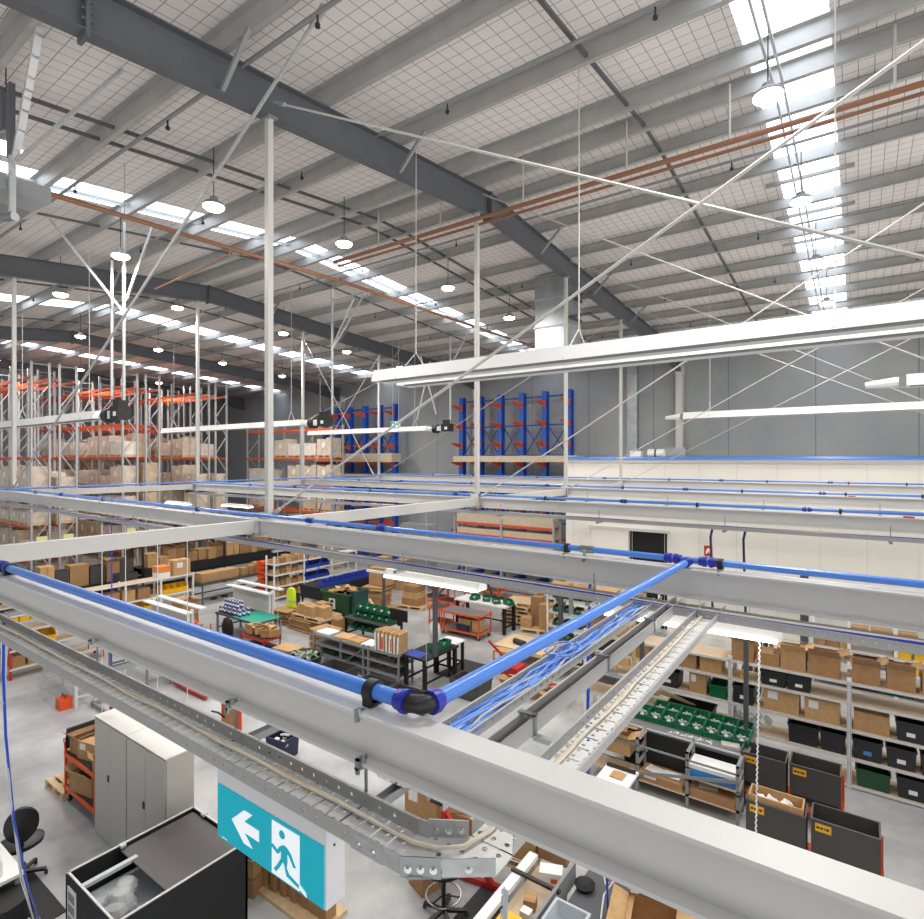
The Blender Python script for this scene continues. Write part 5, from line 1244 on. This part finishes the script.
# black bench with post and lamp arm, white side table
t = table('black packing bench with a blue mat and a tall dark post, centre', -9.75,-8.95,10.95,12.4,.88,m_black,m_black,.05,.09)
M().box(-9.0,11.3,.88,-8.9,11.4,2.75).build('tall_post', m_greyd, t, world=True)
M().bar((-8.95,11.35,2.6),(-9.4,11.35,2.75),.05,.05).build('arm', m_greyd, t, world=True)
M().bar((-8.95,11.35,2.4),(-8.6,11.35,2.75),.05,.05).build('arm', m_greyd, t, world=True)
solo('cutting_mat', M().box(-9.7,11.0,.881,-9.2,11.4,.888), m_blu, 'blue mat on the black packing bench', 'mat')
for k in range(2): green(-9.2,11.7+.35*k,.882,0,f'green bin at the right end of the black packing bench, {"front" if k==0 else "rear"}','green bins on the black packing bench')
solo('white_bag', M().loft([[(.16*s*math.cos(q),.12*s*math.sin(q),z) for q in [j*PI/5 for j in range(10)]] for s,z in ((.8,0),(1.1,.25),(1,.5),(.5,.62))]), m_white, 'white plastic bag standing on the black packing bench', 'bag', loc=(-9.6,12.15,.881), smooth=True)
t = table('small white side table beyond the black packing bench', -9.75,-9.1,12.2,12.95,.86,m_white,m_blk,.03,.07,name='side_table',cat='table')
solo('floor_mat', M().box(-9.6,12.2,0,-8.5,13.6,.012), m_rubber, 'black floor mat beyond the small white side table', 'mat')
# post with lamp rail at the wheeled bin
t = thing('bench_post', 'thin grey post with top rail right of the green wheeled bin', 'post', (-13.2,13.9,0)); M().box(-13.24,13.86,0,-13.16,13.94,2.1).build('post', m_greyd, t, world=True); M().box(-14.0,13.86,2.08,-12.4,13.94,2.16).build('rail', m_white, t, world=True)
# white work table and orange bench trolley
t = table('white-topped work table with green parts behind the orange bench trolley', -11.9,-9.75,16.2,17.0,.97,m_white,m_black,.05,.1)
for k in range(4):
    green(-11.2+.45*k,16.5+.1*(k%2),.972,.4*k,f'green bin on the white-topped work table, {ORD[k]} from the left','green bins on the white work table')
t = thing('bench_press', 'small black and white bench machine on the white-topped work table', 'machine', (-11.3,16.75,.97)); M().box(-11.45,16.6,.97,-11.15,16.9,1.05).box(-11.35,16.7,1.05,-11.25,16.85,1.7).build('stand', m_white, t, world=True); M().box(-11.38,16.5,1.35,-11.22,16.72,1.65).build('head', m_blk, t, world=True); M().tube([(-11.2,16.7,1.4),(-10.8,16.7,1.6),(-10.6,16.7,1.2)],.04,6).build('hose', m_blk, t, True, True)
t = trolley('orange bench trolley with grey top and carton below, centre', -11.75,-10.15,15.2,15.95,.85,(.22,.8),m_orange,m_top)
carton('brown carton with blue base on the lower deck of the orange bench trolley', -10.85,15.55,.222,.5,.42,.38,0,0)
tote('navy tote before the carton on the orange bench trolley', -10.85,15.25,.222,.5,.1,.2,m_navy)
carton('brown carton at the right of the lower deck of the orange bench trolley', -10.4,15.55,.222,.3,.35,.4,0,2)
trolley('small orange trolley left of the orange bench trolley', -12.6,-11.9,15.6,16.2,.75,(.2,.7),handle=-1)
# pallets and carton pallet
for k in range(6): pallet(f'wooden pallet in the stack right of the white work table, {ORD[k]} from the floor', -10.1+.03*(k%2),17.9,.14*k,.1*(k%2),1.1,1.0,'stacked pallets')
pallet('wooden pallet of brown cartons beside the pallet stack', -9.0,17.4,0,.2,1.3,.9)
for k,(x,y,w,h) in enumerate(((-9.5,17.3,.4,.32),(-9.25,17.6,.4,1.0),(-8.8,17.4,.45,.85),(-8.5,17.2,.35,.4))): carton(f'brown carton on the pallet beside the pallet stack, {ORD[k]} from the left', x,y,.14,w,.38,h,.2,(k+2)%4)
t = table('long low shelf with timber lengths behind the pallet stack', -13.9,-9.5,20.2,21.0,.62,m_ply,m_grey,.04,.08)
for k in range(4): solo('timber_length', M().box(-2.2,-.09,0,2.2,.09,.07), m_timb if k%2 else m_card[0], f'long timber length on the low shelf behind the pallet stack, {ORD[k]} from the front', 'timber', 'timber lengths on the low shelf', (-11.7,20.35+.19*k,.622))
for k in range(2): green(-10.0+.45*k,19.2,.6,.3,f'green bin on the box behind the pallet stack, {"left" if k==0 else "right"}','green bins behind the pallet stack')
carton('brown carton under the green bins behind the pallet stack', -9.8,19.2,0,1.0,.5,.598,0,3)
# plywood table
t = table('plywood-topped table with red frame behind the thick blue cross pipe', -8.8,-7.2,13.95,15.2,.52,m_pine,m_red,.1,.08)
t = thing('glue_gun_roll', 'black cylindrical roll on the plywood-topped table', 'roll', (-8.1,14.4,.52)); M().cyl((-8.35,14.4,.6),(-7.95,14.3,.6),.08,12).build('roll', m_blk, t, True, True); M().cyl((-8.38,14.41,.6),(-8.35,14.4,.6),.05,8).build('core', m_offw, t, True, True)
carton('white printed carton standing before the plywood-topped table', -8.35,13.75,0,.5,.3,.5,.1,2,lab=1)
t = thing('pallet_truck', 'red pallet truck handle and forks before the plywood-topped table', 'pallet truck', (-7.4,13.2,0)); M().box(-7.9,12.9,.1,-7.4,13.4,.4).build('body', m_red, t, world=True); M().bar((-7.4,13.15,.1),(-6.3,13.2,.1),.15,.06).build('fork', m_red, t, world=True); M().bar((-7.7,13.1,.4),(-8.3,12.9,1.0),.05,.05).build('handle', m_red, t, world=True); wheelset(t,[(-7.75,13.05),(-7.75,13.3)],.08)
for k in range(3): carton(f'low open carton between blue pipe and tray, {ORD[k]} from the left', -7.3+.6*k,12.5,0,.5,.4,.25,.3*k,(k+2)%4,open_=True)
tote('charcoal tote on the floor under the thick blue cross pipe', -8.0,11.6,0,.9,.6,.45,m_tote)
# green shelving with bracket post
t = shelving('cream shelving with rows of green bins right of the carton pallet', -8.3,-4.8,16.4,17.0,[.15,.6,1.05,1.5,1.8],[-8.27,-6.5,-4.85],'x',m_cream,m_offw,1.95,.06)
for j,z in enumerate((.152,.602,1.052,1.502)):
    for k in range(9): green(-8.0+.36*k,16.65,z,0,f'green bin in the cream shelving, {ORD[j]} board up, {ORD[k]} from the left','green bins in the cream shelving')
for k in range(4): carton(f'carton on top of the cream shelving with green bins, {ORD[k]} from the left', -7.9+.8*k,16.7,1.802,.6,.45,.16,0,k)
t = thing('bracket_post', 'dark grey steel post with angled top bracket before the cream shelving', 'post', (-7.6,16.0,0)); M().box(-7.66,15.94,0,-7.54,16.06,2.05).build('post', m_greyd, t, world=True); M().box(-8.2,15.95,1.95,-7.3,16.05,2.05).build('arm', m_greyd, t, world=True); M().bar((-8.05,16,1.97),(-7.6,16,1.45),.07,.05).build('brace', m_greyd, t, world=True); M().box(-7.3,15.94,1.2,-7.2,16.06,2.05).build('channel', m_grey, t, world=True)
for k in range(4): carton(f'carton on the floor bench under the cable filled tray, {ORD[k]} from the left', -6.6+.7*k,14.2+.2*k,.5,.5,.4,.35,.1*k,k)
t = table('pale bench under the cable-filled cross tray', -7.0,-4.0,13.8,15.2,.5,m_ply,m_grey)
# ================================================================== RIGHT HAND SIDE
pl = perforated('perforated_white_post',(226,226,224),0,2,.022,.05,.006,.5,0)
t = shelving('long grey-edged board shelving with white perforated posts, right', -5.3,3.9,12.36,13.0,[.07,.56,1.07,1.56,1.93],[-5.25,-4.1,-2.12,-.13,1.86,3.85],'x',m_white,m_ply,2.0,.07,m_offw,perf=m_white)
for p in (-4.1,-2.12,-.13,1.86):
    m = M()
    for k in range(38):
        for s in (-.018,.018): m.box(p+s-.005,12.353,.06+.05*k,p+s+.005,12.361,.085+.05*k)
    m.build('post_slots', m_ink, t, world=True)
SY = 12.66
def rc(l, x, z, w, h, c=0, op=False, lab=0, rz=0): return carton(l, x, SY-.02, z+.002, w, .45, h, rz, c, op, None, lab)
RS = 'on the right board shelving'
rc(f'open brown carton {RS} top, just right of the middle white post', .12,1.93,.42,.36,1,True)
rc(f'open brown carton {RS} top, second right of the middle white post', .62,1.93,.4,.38,1,True)
rc(f'brown carton {RS} top at the right picture edge', 1.12,1.93,.42,.34,0)
rc(f'open brown carton {RS} top, just left of the middle white post', -.52,1.93,.5,.4,1,True)
rc(f'open brown carton {RS} top, second left of the middle white post', -1.02,1.93,.42,.4,0,True)
rc(f'open brown carton {RS} top, right of the left white post', -1.9,1.93,.4,.42,1,True)
rc(f'low brown carton {RS} top behind the white coiled cable', -1.42,1.93,.34,.24,1)
rc(f'brown carton {RS} second board, left of the left white post', -2.5,1.56,.42,.32,0)
rc(f'brown carton {RS} second board, two left of the left white post', -3.0,1.56,.44,.32,1)
rc(f'brown carton with label {RS} third board, left of the middle white post', -.55,1.07,.56,.4,2,lab=1)
rc(f'brown carton with label {RS} third board, second left of the middle white post', -1.22,1.07,.6,.42,2,lab=1)
rc(f'upright brown carton {RS} third board, left of the left white post', -2.75,1.07,.34,.42,0,lab=1)
rc(f'film-wrapped brown carton {RS} third board, right of the middle white post', .2,1.07,.52,.34,0)
T = [(.75,1.07,.4,.34,m_toted,m_lab,'black tote {} third board at the right picture edge'),(1.22,1.07,.42,.34,m_toted,m_lab,'black tote {} third board beyond the right picture edge'),
 (.14,.56,.44,.36,m_toted,m_pale,'black tote with blue label {} fourth board right of the middle white post'),(.62,.56,.42,.36,m_toted,m_lab,'black tote {} fourth board, second right of the middle white post'),(1.1,.56,.42,.36,m_toted,m_lab,'black tote {} fourth board at the right picture edge'),
 (.22,.07,.5,.32,m_grnd,None,'dark green tote {} bottom board'),(.78,.07,.44,.36,m_toted,m_lab,'black tote with white label {} bottom board'),(1.3,.07,.44,.36,m_toted,m_lab,'black tote {} bottom board at the right picture edge'),
 (-1.35,1.56,.44,.28,m_toted,m_lab,'black tote {} second board behind the coiled cable'),(-.92,1.56,.4,.28,m_toted,m_lab,'black tote {} second board, right of the coiled cable'),
 (-1.88,1.07,.38,.36,m_toted,m_lab,'black tote {} third board right of the left white post'),(-1.65+.12,1.07,.0,.36,None,None,''),
 (-.85,.56,.5,.36,m_toted,None,'black tote {} fourth board, left of the middle white post, left one'),(-.38,.56,.4,.36,m_toted,None,'black tote {} fourth board, left of the middle white post, right one'),
 (-3.35,1.07,.44,.34,m_toted,m_lab,'black tote with white label {} third board left of the left white post'),(-2.36,1.07,.34,.26,m_grn,None,'green tote {} third board beside the left white post'),
 (-2.9,.56,.9,.2,m_toted,None,'wide black tray {} fourth board behind the green bins'),(-4.7,1.56,.5,.3,m_toted,None,'black tote {} second board behind the perforated cross tray'),(-5.4,1.07,.5,.3,m_toted,m_lab,'black tote {} third board behind the perforated cross tray')]
for x,z,w,h,mt,lb,l in T:
    if mt: tote(l.format(RS), x, SY-.05, z+.002, w, .46, h, mt, 0, lab=lb)
for k,x in enumerate((-4.45,-5.0)): rc(f'brown carton {RS} top, {ORD[k]} left of the perforated cross tray', x,1.93,.5,.3+.08*(k%2),k%4,k%2==1)
for k,x in enumerate((-4.0,-4.95)): rc(f'brown carton {RS} second board, {ORD[k]} left of the perforated cross tray', x,1.56,.5,.3,k%4)
solo('rope_coil', M().tube([(.07*math.cos(a),.012*a*.1,.07+.07*math.sin(a)) for a in [k*PI/8 for k in range(33)]],.014,6), m_yell, 'yellow rope coil on the second board right of the left white post', 'rope', loc=(-1.86,12.45,1.565), smooth=True)
for k,(x,z,w) in enumerate(((.1,1.56,.4),(.55,1.56,.5),(-.9,1.56,.0))):
    if w: solo('flat_tray', M().opentub(w,.4,.09,.01), m_toted if k==0 else m_grnd, f'flat {"black" if k==0 else "dark green"} tray hung under the top board right of the middle white post', 'tray', loc=(x,SY,1.80))
m = M(); rn = random.Random(21)
for k in range(16): m.obox((-1.75+rn.uniform(-.3,.3),SY-.1+rn.uniform(-.1,.1),.62+rn.uniform(0,.2)),(rn.uniform(.06,.16),.1,.08),rn.random(),rn.random(),rn.random()*3)
o = solo('packing_scraps', m, m_clear, 'heap of clear packing film on the fourth board left of the charcoal totes', 'plastic'); o['kind'] = 'stuff'
for k in range(5): solo('wooden_dowel', M().bar((-3.7+.06*k,12.3,.95+.02*k),(-2.95+.03*k,12.55,.75),.02,.02), m_pine, 'pale wooden dowel lying behind the green bins on the right bench', 'dowel', 'wooden dowels')
# bench with green bins
t = table('grey-topped bench with two rows of green bins, right of the crossing trays', -3.75,-1.55,10.62,11.85,.86,m_top,m_black,.05,.06)
M().box(-3.7,10.66,.1,-1.6,10.7,.8).build('front_panel', m_black, t, world=True)
M().box(-1.75,11.55,.86,-1.67,11.63,2.78).build('tall_post', m_greyd, t, world=True)
M().box(-3.7,11.55,.86,-3.62,11.63,2.78).build('tall_post', m_greyd, t, world=True)
for k in range(8): green(-3.5+.256*k,11.15,.862,0,f'green bin in the front row on the right grey-topped bench, {ORD[k]} from the left','green bins on the right bench')
for k in range(7): green(-3.25+.256*k,11.53,.862,0,f'green bin in the rear row on the right grey-topped bench, {ORD[k]} from the left','green bins on the right bench')
m = M(); rn = random.Random(31)
for k in range(60): m.obox((-2.9+rn.uniform(0,.75),10.75+rn.uniform(0,.12)+.0,.868),(.025,.015,.012),0,0,rn.random()*3)
o = solo('small_fasteners', m, m_lab, 'scatter of small white fasteners on the front edge of the right grey-topped bench', 'fasteners'); o['kind'] = 'stuff'
t = thing('parts_bag', 'clear bag of brass parts at the right end of the grey-topped bench', 'bag', (-1.85,10.85,.86)); M().obox((-1.85,10.85,.89),(.3,.18,.05),0,0,.2).build('bag', m_clear, t, world=True); M().obox((-1.85,10.85,.885),(.24,.12,.03),0,0,.2).build('contents', m_pine, t, world=True)
# steel frame racks in front of the bench
def framerack(label, x0, x1, y0, y1, h, mids):
    t = thing('frame_rack', label, 'rack', ((x0+x1)/2,(y0+y1)/2,0), 0, 'grey frame racks')
    for x in [x0]+mids+[x1-.05]:
        for y in (y0,y1-.03): M().box(x,y,0,x+.05,y+.03,h).build('post', m_grey, t, world=True)
        for z in (.25,.5,.72,h): M().box(x,y0,z-.03,x+.05,y1,z).build('end_rail', m_grey, t, world=True)
    for z in (.22,.55,h):
        M().box(x0,y1-.03,z-.025,x1,y1,z).build('long_rail', m_lgrey, t, world=True)
    M().box(x0,y0,h-.15,x1,y0+.02,h-.12).build('long_rail', m_grey, t, world=True)
    M().bar((mids[-1]-.8,y0-.01,.35),(x1,y0-.01,.72),.02,.05).build('diagonal_brace', m_grey, t, world=True)
    M().box(x0,y0,.2,x1,y1,.22).build('shelf', m_ply, t, world=True); M().box(mids[-1],y0,.53,x1,y1,.55).build('shelf', m_ply, t, world=True)
    return t
framerack('grey steel frame rack with drawings and cartons before the green bin bench', -4.2,-1.58,10.02,10.5,.96,[-3.28,-2.42])
carton('open brown carton in the left bay of the grey frame rack', -3.75,10.25,.55,.7,.4,.3,0,0,open_=True)
carton('flat brown carton with papers in the middle bay of the grey frame rack', -2.85,10.25,.222,.75,.42,.12,0,1,lab=1)
carton('flat brown carton in the right bay of the grey frame rack, lower', -2.0,10.25,.222,.7,.42,.14,0,1)
t = thing('blue_carton', 'blue and white printed carton in the right bay of the grey frame rack', 'box', (-2.0,10.25,.552)); M().box(-2.36,10.06,.552,-1.64,10.46,.74).build('body', m_pale, t, world=True); M().box(-2.37,10.05,.70,-1.63,10.47,.76).build('lid', m_white, t, world=True)
for k in range(3): solo('paper_sheet', M().obox((0,0,.003),(.3,.22,.004),0,0,.2*k-.2), m_lab, f'white paper sheet in the grey frame rack, {ORD[k]} from the left', 'paper', 'papers in the frame rack', (-3.0+.3*k if k<2 else -2.1,10.25,.36 if k<2 else .372))
solo('black_divider', M().box(-3.2,10.46,.25,-2.45,10.49,.9), m_black, 'black panel at the back of the middle bay of the grey frame rack', 'panel')
carton('small carton with orange label on top of the grey frame rack', -3.65,10.2,.962,.3,.25,.12,.2,2,lab=1)
# lower white frame cart in front
t = thing('white_frame_cart', 'white frame cart with ply inlays just above the nearest beam, right', 'cart', (-3.0,9.2,0))
M().box(-3.6,8.95,.6,-3.05,9.5,.64).build('top', m_white, t, world=True)
for x in (-3.57,-3.14):
    for y in (8.98,9.4): M().box(x,y,.0,x+.06,y+.06,.6).build('leg', m_grey, t, world=True)
M().box(-3.42,9.08,.64,-3.2,9.3,.66).build('inlay', m_card[0], t, world=True)
M().box(-3.58,9.38,.645,-3.08,9.43,.69).build('crossbar', m_blk, t, world=True)
# four charcoal totes on orange carts
def slot_tote(label, x0, x1, y0, y1, z, h, inner=None):
    t = thing('charcoal_tote', label, 'bin', ((x0+x1)/2,(y0+y1)/2,z), 0, 'charcoal totes with orange labels')
    w,d = x1-x0,y1-y0
    M().opentub(w,d,h,.016,.0).build('tub', m_tote, t)
    m = M()
    for a,b,c_,d_ in ((-w/2-.008,-d/2-.008,w/2+.008,-d/2+.012),(-w/2-.008,d/2-.012,w/2+.008,d/2+.008),(-w/2-.008,-d/2,-w/2+.012,d/2),(w/2-.012,-d/2,w/2+.008,d/2)): m.box(a,b,h-.012,c_,d_,h+.003)
    m.build('rim', m_greyd, t)
    o = M().box(-w/2+.05,-d/2-.005,h-.16,-w/2+.24,-d/2,h-.05).build('label_plate', m_olab, t)
    m = M()
    for k,(a,b) in enumerate(((.065,.1),(.11,.14),(.15,.165),(.175,.215))): m.box(-w/2+a,-d/2-.0065,h-.12,-w/2+b,-d/2-.004,h-.09)
    m.build('label_print', m_ink, o)
    M().box(-w/2+.04,-d/2-.004,.06,w/2-.04,-d/2+.0,.13).build('hand_slot', m_black, t)
    if inner:
        M().opentub(w-.06,d-.06,h+.06,.02,z=.02).build('liner', m_card[0], t)
        m = M(); rn = random.Random(4)
        for k in range(14): m.obox((rn.uniform(-.2,.2)-.02,rn.uniform(-.07,.07),h+rn.uniform(-.04,.03)),(.12,.08,.03),rn.random(),rn.random(),rn.random()*3)
        o = m.build('contents', m_lab, t); o['kind'] = 'stuff'
    return t
slot_tote('charcoal tote with a card liner and white contents, front left of the four', -1.36,-.6,9.2,9.58,.32,.62,True)
slot_tote('charcoal open tote, front right of the four, at the bottom right floor', -.54,.25,9.25,9.68,.32,.62)
slot_tote('charcoal open tote, rear left of the four, behind the coiled cable', -1.66,-.98,10.66,11.1,.32,.62)
slot_tote('charcoal open tote, rear right of the four, below the white post', -.93,-.22,10.7,11.15,.32,.62)
for x0,x1,y0,y1,l in ((-1.4,.29,9.2,9.7,'orange low cart under the front pair of charcoal totes'),(-1.7,-.18,10.65,11.2,'orange low cart under the rear pair of charcoal totes')):
    t = thing('low_cart', l, 'cart', ((x0+x1)/2,(y0+y1)/2,0), 0, 'orange low carts')
    M().box(x0,y0,.24,x1,y1,.318).build('deck', m_orange, t, world=True)
    for x in (x0,x1-.04): M().box(x,y1-.02,.24,x+.04,y1+.03,.75).build('handle_post', m_orange, t, world=True)
    wheelset(t,[(x0+.1,y0+.1),(x1-.1,y0+.1),(x0+.1,y1-.1),(x1-.1,y1-.1)],.09)
# shelving behind, far right
t = shelving('white shelving with yellow bins and grey rolls behind the right board shelving', -1.05,3.2,17.7,18.4,[.15,.62,1.0,1.35],[-1.02,-.19,.78,1.75,3.15],'x',m_white,m_offw,1.75,.07)
for k in range(6): yellow(.95+.32*k,17.95,1.002,0,f'yellow bin on the upper board of the far right white shelving, {ORD[k]} from the left','yellow bins on the far right shelving')
for k in range(6): yellow(1.1+.32*k,17.95,.622,0,f'yellow bin on the lower board of the far right white shelving, {ORD[k]} from the left','yellow bins on the far right shelving')
for k in range(3): carton(f'brown carton on the far right white shelving, {ORD[k]} from the left', -.85+.3*k,17.98,1.002,.27,.4,.3,0,k)
for k in range(3): solo('grey_roll', M().cyl((-.1,0,.12),(.75,0,.12),.11,12), m_greyd if k else m_grey, f'grey roll lying on the far right white shelving, {ORD[k]} from the front', 'roll', 'grey rolls', (0,17.85+.23*k,.622 if k==0 else .622), smooth=True)
for k in range(3): carton(f'dark brown carton on top of the far right white shelving, {ORD[k]} from the left', -.0+.5*k,18.0,1.352,.45,.4,.25,0,3)
t = thing('leaning_panels', 'sheaf of dark panels leaning behind the carton left of the aisle', 'panels', (-2.0,15.5,0))
for k in range(5): M().obox((-2.3+.13*k,15.5,.95),(.04,.8,1.8),0,.12,0).build('panel', m_greyd if k%2 else m_card[3], t, world=True)
t = thing('crowd_barrier', 'slim dark rail frame standing in the aisle behind the right shelving', 'barrier', (-1.4,17,0)); M().box(-1.75,17,0,-1.71,17.04,1.6).box(-1.75,17,.9,-1.0,17.04,.94).build('frame', m_ink, t, world=True)
t = thing('aisle_post', 'dark round post in the aisle behind the right shelving', 'post', (-1.2,19.4,0)); M().cyl((-1.3,19.4,0),(-1.3,19.4,2.6),.11,12).build('post', m_greyd, t, True, True)
# stock left behind the cross trays: yellow-edged shelf end
t = thing('yellow_straps', 'yellow edge straps on the shelf end behind the perforated cross tray', 'straps', (-4.1,12.3,1.3)); M().bar((-4.05,12.3,1.2),(-4.05,12.3,1.9),.03,.02).bar((-4.5,12.3,1.2),(-4.35,12.3,1.75),.03,.02).build('strap', m_yell, t, world=True)

# ================================================================== CAMERA, WORLD, LIGHT
cam = bpy.data.cameras.new('camera'); co = bpy.data.objects.new('camera', cam); C.objects.link(co)
co.location = (0,0,6); co.rotation_euler = (R(90),0,R(35.5)); cam.sensor_width = 36; cam.lens = 36*555/924
cam.clip_start = .05; cam.clip_end = 200
sc = bpy.context.scene; sc.camera = co
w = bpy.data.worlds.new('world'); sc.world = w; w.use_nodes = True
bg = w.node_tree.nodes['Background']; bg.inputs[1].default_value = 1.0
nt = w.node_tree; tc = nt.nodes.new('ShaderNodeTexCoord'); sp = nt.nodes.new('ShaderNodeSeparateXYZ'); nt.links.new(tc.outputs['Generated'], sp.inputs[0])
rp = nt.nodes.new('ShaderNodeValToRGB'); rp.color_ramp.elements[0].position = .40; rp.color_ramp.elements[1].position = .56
rp.color_ramp.elements[0].color = (1.15,1.13,1.1,1); rp.color_ramp.elements[1].color = (.36,.39,.43,1)   # fill raised below the horizon to light the roof, for the hall floor beyond
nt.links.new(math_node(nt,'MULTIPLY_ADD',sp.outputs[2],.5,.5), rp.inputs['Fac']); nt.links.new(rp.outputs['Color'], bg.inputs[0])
# added fill: world boosted towards +X to brighten the sides facing that way
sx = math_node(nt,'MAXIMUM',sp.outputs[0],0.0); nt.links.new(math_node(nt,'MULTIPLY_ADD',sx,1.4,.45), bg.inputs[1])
sc.view_settings.view_transform = 'Standard'; sc.view_settings.look = 'None'; sc.view_settings.gamma = 1
sc.view_settings.use_curve_mapping = False; sc.view_settings.exposure = 0.22
sc.cycles.max_bounces = 8; sc.cycles.transparent_max_bounces = 12; sc.cycles.use_denoising = True
